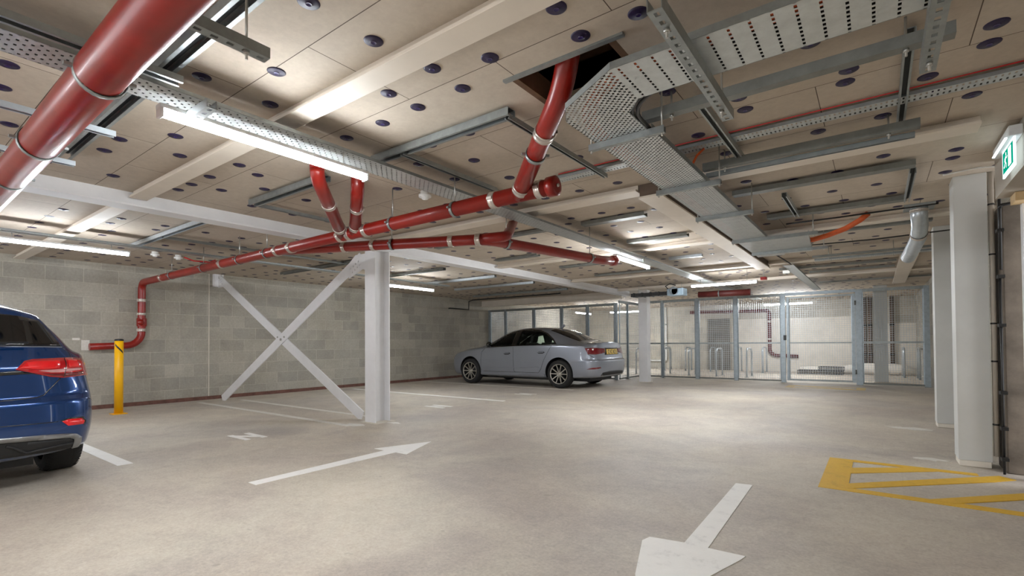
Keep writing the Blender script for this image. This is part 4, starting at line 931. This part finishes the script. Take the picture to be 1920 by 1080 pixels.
def base_ring(x, w, zb, zbelt, wb, top, zmid=.62):
    (y6, z6), (y7, z7), (y8, z8), z9 = top
    return [(x, 0, zb), (x, w*.82, zb), (x, w*.965, zb+.05), (x, w*.995, .38), (x, w, zmid), (x, wb, zbelt), (x, y6, z6), (x, y7, z7), (x, y8, z8), (x, 0, z9)]
def nose():
    z = [.20, .20, .25, .40, .62, .715, .75, .77, .78, .785]
    xo = [.10, .10, .05, .0, .0, .035, .06, .07, .08, .09]
    a = [(xo[k], 0, z[k]) for k in range(10)]
    ys = [0, .40, .44, .46, .46, .43, .40, .32, .18, 0]
    b = [(xo[k]+.02, ys[k], z[k]) for k in range(10)]
    ys = [0, .66, .72, .76, .76, .68, .60, .46, .26, 0]; dx = [.05, .10, .12, .13, .13, .13, .11, .09, .07, .05]
    c = [(xo[k]+dx[k], ys[k], z[k]+(.0 if k < 5 else .005)) for k in range(10)]
    return [a, b, c]
def stations(kind):
    st = nose()
    st += [base_ring(.34, .83, .19, .75, .78, ((.70, .79), (.54, .825), (.29, .842), .846)),
           base_ring(.62, .875, .19, .81, .825, ((.75, .85), (.58, .885), (.3, .903), .907)),
           base_ring(.95, .89, .19, .855, .845, ((.775, .89), (.6, .928), (.31, .947), .951)),
           base_ring(1.18, .892, .19, .885, .855, ((.79, .92), (.65, .95), (.34, .975), .98))]
    if kind == SEDAN:
        st += [base_ring(1.42, .892, .19, .905, .86, ((.80, .945), (.68, 1.045), (.38, 1.10), 1.115)),
               base_ring(1.75, .892, .19, .92, .865, ((.81, .96), (.63, 1.22), (.37, 1.30), 1.315)),
               base_ring(2.10, .892, .19, .935, .867, ((.815, .97), (.60, 1.325), (.37, 1.385), 1.395)),
               base_ring(2.60, .892, .19, .95, .87, ((.815, .98), (.60, 1.345), (.37, 1.405), 1.416)),
               base_ring(3.02, .893, .19, .96, .872, ((.81, .985), (.59, 1.305), (.37, 1.378), 1.388)),
               base_ring(3.36, .896, .19, .965, .872, ((.80, .99), (.60, 1.20), (.38, 1.285), 1.30)),
               base_ring(3.70, .896, .20, .965, .868, ((.78, .995), (.63, 1.07), (.40, 1.135), 1.15)),
               base_ring(3.95, .893, .21, .955, .86, ((.75, .99), (.62, 1.02), (.40, 1.04), 1.05)),
               base_ring(4.15, .875, .22, .94, .84, ((.74, .98), (.60, 1.005), (.36, 1.02), 1.025))]
        st += [[(4.25, 0, .24), (4.25, .70, .24), (4.31, .775, .28), (4.345, .815, .42), (4.34, .81, .62), (4.27, .785, .86), (4.26, .70, .975), (4.26, .56, 1.01), (4.26, .34, 1.025), (4.26, 0, 1.03)],
               [(4.31, 0, .24), (4.31, .52, .24), (4.385, .56, .28), (4.43, .60, .42), (4.425, .60, .62), (4.355, .575, .85), (4.345, .53, .965), (4.345, .47, 1.012), (4.345, .30, 1.03), (4.345, 0, 1.035)],
               [(4.33, 0, .24), (4.33, .0, .245), (4.41, 0, .28), (4.455, 0, .42), (4.45, 0, .62), (4.38, 0, .85), (4.37, 0, .965), (4.37, 0, 1.01), (4.365, 0, 1.03), (4.36, 0, 1.038)]]
    else:
        st += [base_ring(1.42, .892, .19, .905, .86, ((.80, .945), (.68, 1.045), (.38, 1.10), 1.115)),
               base_ring(1.75, .892, .19, .92, .865, ((.81, .96), (.63, 1.22), (.37, 1.30), 1.315)),
               base_ring(2.10, .892, .19, .935, .867, ((.815, .97), (.61, 1.335), (.37, 1.40), 1.41)),
               base_ring(2.60, .892, .19, .95, .87, ((.815, .98), (.61, 1.36), (.37, 1.42), 1.43)),
               base_ring(3.10, .893, .19, .965, .872, ((.81, .99), (.61, 1.345), (.37, 1.41), 1.422)),
               base_ring(3.50, .896, .19, .975, .87, ((.80, 1.0), (.605, 1.31), (.37, 1.385), 1.398)),
               base_ring(3.80, .893, .20, .97, .86, ((.785, 1.0), (.60, 1.265), (.37, 1.35), 1.365))]
        st += [[(3.98, 0, .22), (3.98, .76, .22), (4.0, .865, .27), (4.03, .902, .42), (4.03, .895, .62), (3.99, .835, .92), (3.96, .765, .99), (3.90, .595, 1.25), (3.91, .36, 1.335), (3.92, 0, 1.35)],
               [(4.11, 0, .22), (4.11, .68, .22), (4.16, .78, .27), (4.19, .815, .42), (4.17, .805, .62), (4.12, .765, .88), (4.08, .71, .98), (3.955, .56, 1.25), (3.97, .35, 1.32), (3.98, 0, 1.34)],
               [(4.18, 0, .22), (4.18, .50, .22), (4.25, .55, .27), (4.285, .585, .42), (4.265, .58, .62), (4.225, .55, .87), (4.17, .51, .975), (4.01, .43, 1.255), (4.015, .28, 1.315), (4.02, 0, 1.335)],
               [(4.20, 0, .22), (4.20, 0, .225), (4.28, 0, .27), (4.313, 0, .42), (4.29, 0, .62), (4.25, 0, .865), (4.19, 0, .97), (4.03, 0, 1.26), (4.03, 0, 1.31), (4.03, 0, 1.332)]]
    return st
def add_shelf(s_, kind, i):
    # extra level between bumper top and shoulder; tucked in behind the bumper on the rearmost stations
    p, q = s_[4], s_[5]; t_ = .16
    m_ = [p[k]+(q[k]-p[k])*t_ for k in range(3)]
    if p[0] > 4.15:
        m_[0] -= .034
        if abs(m_[1]) > .1: m_[1] -= .01
    return s_[:5] + [tuple(m_)] + s_[5:]
def car_mesh(kind, ox, oy, paint):
    st = [add_shelf(s_, kind, i) for i, s_ in enumerate(stations(kind))]; n = len(st[0]); vs = []; fs = []
    ring = 2*n
    for s_ in st:
        for (x, y, z) in s_: vs.append((x, y, z))
        for (x, y, z) in s_: vs.append((x, -y, z))
    for i in range(len(st)-1):
        for k in range(n-1):
            a = i*ring+k; b = a+ring; fs.append((a, b, b+1, a+1))
            a += n; b += n; fs.append((a, a+1, b+1, b))
    bm = bmesh.new(); V = [bm.verts.new((x+ox, y+oy, z)) for x, y, z in vs]
    for f in fs:
        try: bm.faces.new([V[i] for i in f])
        except ValueError: pass
    bmesh.ops.remove_doubles(bm, verts=bm.verts, dist=1e-4)
    cl = bm.edges.layers.float.new('crease_edge')
    key = {}
    for s_ in st:
        for k in range(n):
            for sg in (1, -1): key[(round(s_[k][0]+ox, 4), round(s_[k][1]*sg+oy, 4), round(s_[k][2], 4))] = k
    for e in bm.edges:
        ks = [key.get(tuple(round(c_, 4) for c_ in v.co)) for v in e.verts]
        xm = (e.verts[0].co.x+e.verts[1].co.x)/2-ox
        if ks[0] == ks[1] == 6: e[cl] = .45 if xm < 4.0 else .7
        if ks[0] == ks[1] and ks[0] in (4, 5) and xm > 3.95: e[cl] = .75
        if ks[0] == ks[1] == 7 and xm > 1.0: e[cl] = .4
        if ks[0] == ks[1] == 2: e[cl] = .5
        if kind == 'sedan' and ks[0] == ks[1] and ks[0] in (8, 9) and xm > 4.2: e[cl] = .6
        if kind == 'hatch' and ks[0] == ks[1] == 8 and xm > 3.85: e[cl] = .6
    bmesh.ops.dissolve_degenerate(bm, dist=1e-4, edges=bm.edges)
    bmesh.ops.holes_fill(bm, edges=[e for e in bm.edges if e.is_boundary], sides=0)
    bmesh.ops.recalc_face_normals(bm, faces=bm.faces)
    me = bpy.data.meshes.new('body'); bm.to_mesh(me); bm.free()
    o = bpy.data.objects.new('tmp_body', me); COL.objects.link(o); me.materials.append(paint)
    sd = o.modifiers.new('s', 'SUBSURF'); sd.levels = 3; sd.render_levels = 3
    return o
def evaluated(o, name):
    dg = bpy.context.evaluated_depsgraph_get(); dg.update()
    return bpy.data.meshes.new_from_object(o.evaluated_get(dg), depsgraph=dg)
def build_body(kind, ox, oy, paint, cutters, parent):
    o = car_mesh(kind, ox, oy, paint); sm = evaluated(o, 'b')
    bm = bmesh.new(); bm.from_mesh(sm); bvh = BVHTree.FromBMesh(bm); bm.free()
    cos = []
    for q, mt in cutters:
        c_ = q.build('tmp_cut', mt, None); cos.append(c_)
        b = o.modifiers.new('b', 'BOOLEAN'); b.operation = 'DIFFERENCE'; b.object = c_; b.solver = 'EXACT'
        try: b.material_mode = 'TRANSFER'
        except Exception: pass
    me = evaluated(o, 'body')
    for p in me.polygons: p.use_smooth = True
    body = bpy.data.objects.new('body', me); COL.objects.link(body)
    off = Vector(parent['_w']); me.transform(Matrix.Translation(-off)); body.parent = parent; body['_w'] = tuple(off)
    try: me.set_sharp_from_angle(angle=math.radians(35))
    except Exception: pass
    bpy.data.objects.remove(o)
    for c_ in cos: bpy.data.objects.remove(c_)
    return body, bvh
def skin(bvh, name, mat, parent, poly, mapf, off=.003, step=.03, depth=.008):
    """lay a panel with the given 2D outline on the car surface. mapf(u, v) -> (origin, direction) of the projecting ray"""
    bm = bmesh.new(); f = bm.faces.new([bm.verts.new((u, v, 0)) for u, v in poly])
    us = [p[0] for p in poly]; vs_ = [p[1] for p in poly]
    for ax, vals in ((0, us), (1, vs_)):
        a = math.floor(min(vals)/step)*step
        while a < max(vals):
            nrm = (1, 0, 0) if ax == 0 else (0, 1, 0); c0 = (a, 0, 0) if ax == 0 else (0, a, 0)
            bmesh.ops.bisect_plane(bm, geom=bm.verts[:]+bm.edges[:]+bm.faces[:], plane_co=c0, plane_no=nrm); a += step
    bmesh.ops.triangulate(bm, faces=[f_ for f_ in bm.faces if len(f_.verts) > 4])
    bad = []
    for v in bm.verts:
        o_, d_ = mapf(v.co.x, v.co.y); hit, nr, _, _ = bvh.ray_cast(Vector(o_), Vector(d_).normalized())
        if hit is None: bad.append(v); continue
        if nr.dot(Vector(d_)) > 0: nr = -nr
        v.co = hit + nr*off
    if bad: bmesh.ops.delete(bm, geom=bad, context='VERTS')
    bm.normal_update()
    # skirt: push a copy of the rim inwards
    be = [e for e in bm.edges if e.is_boundary]
    cen = {v: v.co.copy() for e in be for v in e.verts}
    r_ = bmesh.ops.extrude_edge_only(bm, edges=be); nv = [g_ for g_ in r_['geom'] if isinstance(g_, bmesh.types.BMVert)]
    for v in nv:
        h_ = bvh.find_nearest(v.co)
        if h_[0] is not None:
            d_ = (h_[0]-v.co); d_ = d_.normalized() if d_.length > 1e-6 else Vector(); v.co += d_*depth
    bmesh.ops.recalc_face_normals(bm, faces=bm.faces)
    for f_ in bm.faces: f_.smooth = True
    me = bpy.data.meshes.new(name); bm.to_mesh(me); bm.free(); me.materials.append(mat)
    w_ = Vector(parent['_w']); me.transform(Matrix.Translation(-w_))
    o = bpy.data.objects.new(name, me); COL.objects.link(o); o.parent = parent; o['_w'] = tuple(w_)
    return o
def seam(bvh, parent, pts, mapf, name='panel_gap', mat='gloss_black', r=.004, off=-.001):
    out = []
    for i in range(len(pts)-1):
        (u0, v0), (u1, v1) = pts[i], pts[i+1]; n = max(2, int(math.hypot(u1-u0, v1-v0)/.03))
        for k in range(n + (i == len(pts)-2)):
            t_ = k/n; o_, d_ = mapf(u0+(u1-u0)*t_, v0+(v1-v0)*t_); hit, nr, _, _ = bvh.ray_cast(Vector(o_), Vector(d_).normalized())
            if hit is not None: out.append(hit + (nr if nr.dot(Vector(d_)) < 0 else -nr)*off)
    if len(out) < 2: return
    return MB().tube(out, r, 8).build(name, M[mat], parent)
def wheel(parent, x, y, side, R=.318, wd=.225, grooves=False):
    """side: -1 faces -Y, +1 faces +Y"""
    s_ = side; c = Vector((x, y, R)); ax = Vector((0, s_, 0)); h = wd/2
    q = MB(); q.lathe([(.222, -h+.01), (.235, -h), (.27, -h-.004), (R-.02, -h+.012), (R-.006, -h+.03), (R, -h+.05), (R, h-.05), (R-.006, h-.03), (R-.02, h-.012), (.27, h+.004), (.235, h), (.222, h-.01)], c, ax, 56)
    ty = q.build('wheel', M['tyre'], parent)
    if grooves:
        for gx in (-.052, -.018, .018, .052):
            q = MB(); q.lathe([(R+.0006, gx-.005), (R+.0008, gx), (R+.0006, gx+.005)], c, ax, 56); q.build('tread_groove', M['blackrub'], ty)
        q = MB()
        for i in range(56):
            a = 2*PI*i/56
            for sg_ in (-1, 1):
                p0 = c + ax*sg_*.068 + Vector((math.cos(a), 0, math.sin(a)))*(R+.0005); p1 = c + ax*sg_*.105 + Vector((math.cos(a+.05), 0, math.sin(a+.05)))*(R-.014)
                q.bar(p0, p1, .006, .003, tuple(Vector((math.cos(a), 0, math.sin(a)))))
        q.build('tread_sipes', M['blackrub'], ty)
    q = MB(); q.lathe([(.222, h-.012), (.226, h-.002), (.214, h-.002), (.207, h-.012), (.206, h-.02)], c, ax, 48)
    n = 5; fr = ax*(h-.03)
    u = Vector((1, 0, 0)); v = Vector((0, 0, 1))
    for i in range(n):
        for da in (-.30, .30):
            a = 2*PI*i/n + .3 + da; a2 = 2*PI*i/n + .3 + da*.9
            r_ = u*math.cos(a)+v*math.sin(a); r2 = u*math.cos(a2)+v*math.sin(a2)
            q.bar(c+fr+r2*.035+ax*(-.01), c+fr+r_*.213+ax*.012, .019, .03, tuple(ax))
    q.lathe([(0, .012), (.03, .012), (.034, .0), (.06, -.005), (.06, -.03)], c+fr, ax, 24)
    rm = q.build('rim', M['rim'], ty)
    q = MB(); q.lathe([(0, -.10), (.19, -.10), (.2035, .0), (.2065, .012)], c+fr, ax, 40); q.lathe([(0, -.065), (.15, -.065)], c+fr, ax, 32); q.lathe([(0, -.045), (.14, -.045), (.14, -.06)], c+fr, ax, 32); q.build('brake_disc', M['rim_d'], ty)
    return ty
def arch_cut(ox, oy, axle, R=.358):
    out = []
    for s_ in (-1, 1):
        q = MB(); q.tube([(ox+axle, oy+s_*.60, .335), (ox+axle, oy+s_*1.2, .335)], R, 48)
        q.smooth = False; q.box(0, 0, 0, 0, 0, 0) if False else None
        out.append((q, M['matt_black']))
    return out
def side_prism(poly, ox, oy, y0, y1):
    q = MB(); n = len(poly); area = sum(poly[i][0]*poly[(i+1) % n][1]-poly[(i+1) % n][0]*poly[i][1] for i in range(n))
    if area > 0: poly = poly[::-1]
    q.add([(ox+x, oy+y0, z) for x, z in poly] + [(ox+x, oy+y1, z) for x, z in poly],
          [tuple(reversed(range(n))), tuple(range(n, 2*n))] + [(i, (i+1) % n, n+(i+1) % n, n+i) for i in range(n)]); return q
def smap(ox, oy, s_): return lambda u, v: ((ox+u, oy+s_*2.0, v), (0, -s_, 0))
def tmap(ox, oy): return lambda u, v: ((ox+6, oy+u, v), (-1, 0, 0))                   # straight from behind
def cmap(ox, oy, xc): return lambda u, v: ((ox+xc+3*math.cos(u), oy+3*math.sin(u), v), (-math.cos(u), -math.sin(u), 0))   # radial, u = angle
def vmap(ox, oy): return lambda u, v: ((ox+u, oy+v, 4), (0, 0, -1))
# ---- silver saloon, nose to the wall
OX, OY = -9.23, 10.40
car = thing('car', 'silver saloon car parked nose to the block wall in front of the cage', 'car', (OX+2.2, OY, 0))
FW = [(1.44, .935), (1.60, 1.06), (1.83, 1.20), (2.02, 1.275), (2.17, 1.31), (2.17, .955)]
RW = [(2.25, .957), (2.25, 1.322), (2.55, 1.33), (2.80, 1.30), (3.02, 1.22), (3.22, 1.10), (3.33, 1.01), (3.30, .985)]
cut = arch_cut(OX, OY, .86)+arch_cut(OX, OY, 3.497)
cav = MB(); 
cv = [(1.30, -.78, .62), (3.25, -.78, .62), (3.25, .78, .62), (1.30, .78, .62), (1.84, -.525, 1.25), (2.85, -.525, 1.25), (2.85, .525, 1.25), (1.84, .525, 1.25)]
cav.add([(OX+x, OY+y, z) for x, y, z in cv], [(0,3,2,1),(4,5,6,7),(0,1,5,4),(1,2,6,5),(2,3,7,6),(3,0,4,7)])
wsc = MB(); wsc.prism([(OX+1.2, OY-.67), (OX+1.92, OY-.53), (OX+1.92, OY+.53), (OX+1.2, OY+.67)], .985, 1.5)
cut += [(cav, M['interior']), (wsc, M['interior']), (side_prism(FW, OX, OY, -1.1, 1.1), M['interior']), (side_prism(RW, OX, OY, -1.1, 1.1), M['interior'])]
body, bvh = build_body(SEDAN, OX, OY, M['paint_silver'], cut, car)
for s_ in (-1, 1):
    sm_ = smap(OX, OY, s_)
    skin(bvh, 'side_window', M['glass_clear'], car, FW, sm_, .001)
    skin(bvh, 'side_window', M['glass_clear'], car, RW, sm_, .001)
    skin(bvh, 'window_frame', M['gloss_black'], car, [(2.15, .945), (2.13, 1.32), (2.30, 1.335), (2.28, .95)], sm_, .003)
    skin(bvh, 'window_frame', M['gloss_black'], car, [(1.34, .92), (1.58, 1.09), (1.82, 1.23), (2.02, 1.30), (2.2, 1.335), (2.2, 1.31), (2.02, 1.275), (1.83, 1.20), (1.60, 1.06), (1.44, .935)], sm_, .003)
    skin(bvh, 'window_frame', M['gloss_black'], car, [(2.2, 1.335), (2.55, 1.352), (2.82, 1.325), (3.05, 1.24), (3.25, 1.115), (3.40, .985), (3.30, .975), (3.33, 1.01), (3.22, 1.10), (3.02, 1.22), (2.80, 1.30), (2.55, 1.33), (2.2, 1.32)], sm_, .003)
    skin(bvh, 'waist_trim', M['gloss_black'], car, [(1.34, .92), (1.46, .94), (2.2, .962), (3.38, .992), (3.38, .980), (2.2, .945), (1.4, .912)], sm_, .004)
    seam(bvh, car, [(1.36, .91), (1.24, .80), (1.22, .40), (1.26, .33)], sm_)
    seam(bvh, car, [(2.22, .95), (2.24, .62), (2.25, .36), (2.29, .33)], sm_)
    seam(bvh, car, [(3.30, .96), (3.20, .80), (3.10, .62), (3.02, .42), (2.95, .33), (1.3, .33)], sm_)
    seam(bvh, car, [(1.30, .42), (2.1, .43), (2.96, .465), (3.0, .41)], sm_, 'door_crease', 'paint_silver', .006, .0)
    for hx, hz in ((2.04, .77), (3.02, .80)):
        h_ = skin(bvh, 'door_handle_cup', M['matt_black'], car, [(hx-.11, hz), (hx-.06, hz+.022), (hx+.06, hz+.026), (hx+.11, hz+.004), (hx+.05, hz-.026), (hx-.06, hz-.028)], sm_, .002)
        p = bvh.ray_cast(Vector((OX+hx, OY+s_*2, hz+.004)), Vector((0, -s_, 0)))[0]
        MB().bar(p+Vector((-.08, s_*.022, 0)), p+Vector((.08, s_*.022, .004)), .018, .022).build('door_handle', M['paint_silver'], h_, .005)
    # mirror
    q = MB(); q.lathe([(0, -.055), (.05, -.05), (.07, -.02), (.072, .02), (.065, .03), (0, .03)], (OX+1.55, OY+s_*.96, .985), (1, 0, 0), 20); q.build('door_mirror', M['gloss_black'], car)
    MB().bar((OX+1.55, OY+s_*.84, .95), (OX+1.55, OY+s_*.93, .97), .04, .03).build('mirror_arm', M['gloss_black'], car)
    wheel(car, OX+.86, OY+s_*.785, s_); wheel(car, OX+3.497, OY+s_*.785, s_)
    skin(bvh, 'sill', M['paint_silver'], car, [(1.22, .20), (1.22, .285), (3.12, .31), (3.12, .215)], sm_, .018, .05, .018)
cm_ = cmap(OX, OY, 3.2)
for s_ in (-1, 1):
    skin(bvh, 'tail_lamp', M['lamp_dark'], car, [(s_*.735, .895), (s_*.69, .765), (s_*.56, .755), (s_*.30, .79), (s_*.28, .885), (s_*.56, .905)], cm_, .006)
    skin(bvh, 'reflector', M['lamp_dark'], car, [(s_*.72, .44), (s_*.64, .475), (s_*.48, .485), (s_*.46, .46), (s_*.60, .44)], cm_, .004, .03)
skin(bvh, 'rear_window', M['glass_dark'], car, [(3.06, -.50), (3.06, .50), (3.45, .545), (3.86, .56), (3.86, -.56), (3.45, -.545)], vmap(OX, OY), .003, .05)
skin(bvh, 'windscreen', M['glass_clear'], car, [(1.14, -.69), (1.14, .69), (1.95, .55), (1.95, -.55)], vmap(OX, OY), .003, .05)
for s_ in (-1, 1): seam(bvh, car, [(3.88, s_*.60), (4.20, s_*.62), (4.31, s_*.58)], vmap(OX, OY))
seam(bvh, car, [(-.95, .60), (-.55, .615), (0, .62), (.55, .615), (.95, .60)], cm_, 'bumper_crease', 'paint_silver', .004)
seam(bvh, car, [(-.70, .77), (-.55, .66), (-.5, .63)], cm_); seam(bvh, car, [(.70, .77), (.55, .66), (.5, .63)], cm_)
tm_ = tmap(OX, OY)
skin(bvh, 'plate_recess', M['gloss_black'], car, [(-.36, .745), (-.33, .90), (.33, .90), (.36, .745)], tm_, .004, .06)
pl = skin(bvh, 'number_plate', M['plate_y'], car, [(-.27, .755), (-.27, .87), (.27, .87), (.27, .755)], tm_, .012, .06, .01)
def glyphs(par, cx, w_, h_, zc, n, off=.0145):
    q_ = MB()
    for i in range(n):
        y = -w_/2 + w_*(i+.5)/n; a = w_/n*.30
        segs = [((y-a, zc-h_/2), (y-a, zc+h_/2)), ((y+a, zc-h_/2), (y+a, zc+h_/2))] if i % 2 else [((y-a, zc+h_/2), (y+a, zc+h_/2)), ((y-a, zc-h_/2), (y-a, zc+h_/2)), ((y-a, zc-h_/2), (y+a, zc-h_/2))]
        for (y0, z0), (y1, z1_) in segs:
            p0 = bvh.ray_cast(Vector((OX+6, OY+y0, z0)), Vector((-1, 0, 0)))[0]; p1 = bvh.ray_cast(Vector((OX+6, OY+y1, z1_)), Vector((-1, 0, 0)))[0]
            q_.bar(p0+Vector((off, 0, 0)), p1+Vector((off, 0, 0)), .014, .003, (1, 0, 0))
    return q_.build('plate_characters', M['gloss_black'], par)
glyphs(pl, 0, .46, .07, .812, 6)
skin(bvh, 'rear_diffuser', M['matt_black'], car, [(-.60, .25), (-.52, .36), (-.2, .385), (.2, .385), (.52, .36), (.60, .25)], tm_, .006, .05)
for y in (-.50, -.40, .40, .50):
    MB().tube([(OX+4.28, OY+y, .315), (OX+4.395, OY+y, .310)], .036, 18, cap=False).build('exhaust_tip', M['rim'], car)
MB().bar((OX+3.05, OY, 1.38), (OX+3.15, OY, 1.45), .03, .05).build('roof_aerial', M['paint_silver'], car, .008)
for s_ in (-1, 1):   # seats seen through the glass
    for xs in (2.35, 3.05):
        q = MB(); q.bar((OX+xs-.05, OY+s_*.34, .62), (OX+xs+.10, OY+s_*.34, 1.02), .44, .12, (1, 0, 0)); st_ = q.build('seat_back', M['interior'], car, .03)
        MB().bar((OX+xs+.11, OY+s_*.34, 1.03), (OX+xs+.15, OY+s_*.34, 1.19), .24, .09, (1, 0, 0)).build('headrest', M['interior'], st_, .03)
MB().bar((OX+1.52, OY-.62, .90), (OX+1.52, OY+.62, .90), .25, .12).build('dashboard', M['interior'], car, .03)
# lower engine and axle mass seen under the car
MB().box(OX+.5, OX+4.1, OY-.55, OY+.55, .15, .24).build('underbody', M['matt_black'], car)
# ---- blue hatchback close at the left
OX, OY = -9.01, .29
car = thing('car', 'dark blue hatchback car at the left edge seen from behind', 'car', (OX+2.2, OY, 0))
body, bvh = build_body(HATCH, OX, OY, M['paint_blue'], arch_cut(OX, OY, .86)+arch_cut(OX, OY, 3.497), car)
for s_ in (-1, 1):
    wheel(car, OX+.86, OY+s_*.775, s_); wheel(car, OX+3.497, OY+s_*.775, s_, grooves=True)
    sm_ = smap(OX, OY, s_)
    skin(bvh, 'side_window', M['glass_dark'], car, [(1.44, .935), (1.60, 1.06), (1.83, 1.20), (2.02, 1.285), (2.6, 1.335), (3.3, 1.30), (3.62, 1.18), (3.72, 1.03), (3.6, .99)], sm_, .003, .05)
MB().box(OX+.5, OX+4.0, OY-.55, OY+.55, .15, .24).build('underbody', M['matt_black'], car)
cm_ = cmap(OX, OY, 3.2)
def sym(poly): return poly + [(-u, v) for u, v in reversed(poly)]
skin(bvh, 'rear_window', M['glass_dark'], car, [(-.642, 1.21), (-.522, 1.24), (-.36, 1.258), (0, 1.265), (.36, 1.258), (.522, 1.24), (.642, 1.21), (.672, 1.11), (.69, 1.018), (.513, 1.022), (.36, 1.03), (0, 1.032), (-.36, 1.03), (-.513, 1.022), (-.69, 1.018), (-.672, 1.11)], cm_, .003, .04)
MB().tube([(OX+4.205, OY-.05, 1.03), (OX+4.21, OY+.2, 1.042), (OX+4.165, OY+.49, 1.046)], .008, 8).build('rear_wiper', M['matt_black'], car)
skin(bvh, 'window_lower_trim', M['satin'], car, sym([(.69, 1.014), (.513, 1.018), (.3, 1.026)])[:3] + [(.3, 1.021), (.513, 1.012), (.692, 1.008)], cm_, .003, .04, .004)
skin(bvh, 'lid_recess', M['gloss_black'], car, [(.40, .850), (.30, .843), (0, .843), (-.30, .843), (-.40, .850), (-.55, .797), (-.46, .824), (-.30, .820), (0, .820), (.30, .820), (.46, .824), (.55, .797)], cm_, .002, .03, .004)
for s_ in (-1, 1):
    def sd(p): return [(u*s_, v) for u, v in p]
    lp = skin(bvh, 'tail_lamp', M['lamp_red'], car, sd([(.388, .858), (.438, .914), (.479, .926), (.60, .930), (.70, .930), (.80, .920), (.86, .86), (.84, .79), (.748, .792), (.616, .785), (.547, .797), (.460, .832)]), cm_, .006, .03)
    skin(bvh, 'inner_lamp_element', M['lamp_red2'], lp, sd([(.405, .866), (.446, .904), (.49, .912), (.61, .914), (.592, .858), (.52, .852)]), cm_, .0085, .03, .002)
    skin(bvh, 'outer_lamp_element', M['lamp_red2'], lp, sd([(.66, .912), (.72, .912), (.735, .86), (.65, .858)]), cm_, .0085, .03, .002)
    skin(bvh, 'reversing_lens', M['lamp_clear'], lp, sd([(.49, .845), (.60, .850), (.74, .852), (.745, .838), (.60, .826), (.55, .828)]), cm_, .0085, .03, .002)
    skin(bvh, 'lower_lamp_lens', M['lamp_dark'], lp, sd([(.50, .824), (.60, .818), (.76, .826), (.76, .800), (.62, .794), (.56, .804)]), cm_, .0085, .03, .002)
    seam(bvh, lp, sd([(.645, .925), (.615, .79)]), cm_, 'lamp_split', r=.003, off=.007)
    seam(bvh, car, sd([(.60, .785), (.556, .725), (.515, .668), (.477, .655), (.30, .648), (.0, .645)]), cm_, r=.0045)
    seam(bvh, car, sd([(.69, 1.01), (.72, .97), (.70, .93)]), cm_, r=.004)
    skin(bvh, 'bumper_reflector', M['lamp_red2'], car, sd([(.568, .470), (.60, .482), (.675, .476), (.70, .452), (.69, .430), (.60, .434)]), cm_, .004, .03)
    skin(bvh, 'reflector_surround', M['gloss_black'], car, sd([(.555, .476), (.60, .492), (.69, .486), (.715, .45), (.70, .42), (.695, .43), (.70, .452), (.675, .476), (.60, .482), (.568, .470)]), cm_, .003, .03)
    seam(bvh, car, sd([(0, .482), (.302, .480), (.55, .473)]), cm_, r=.0035)
    seam(bvh, car, sd([(.74, .62), (.80, .60), (.86, .60)]), cm_, r=.0035)
    # lower valance: silver edged black diffuser
    skin(bvh, 'diffuser_trim', M['satin'], car, sd([(.0, .408), (.302, .404), (.50, .390), (.60, .378), (.648, .366), (.69, .335), (.70, .262), (.655, .262), (.645, .325), (.612, .345), (.50, .357), (.305, .370), (.0, .374)]), cm_, .012, .03, .014)
    dv = skin(bvh, 'diffuser', M['matt_black'], car, sd([(.0, .372), (.305, .368), (.50, .355), (.612, .343), (.645, .325), (.655, .262), (.547, .262), (.396, .262), (.0, .262)]), cm_, .005, .03)
    seam(bvh, dv, sd([(.64, .300), (.56, .296), (.42, .280), (.36, .330), (.33, .345)]), cm_, 'diffuser_rib', 'matt_black', .010, .006)
skin(bvh, 'rear_number_plate', M['plate_y'], car, [(-.26, .66), (-.26, .77), (.26, .77), (.26, .66)], tmap(OX, OY), .008, .06, .01)
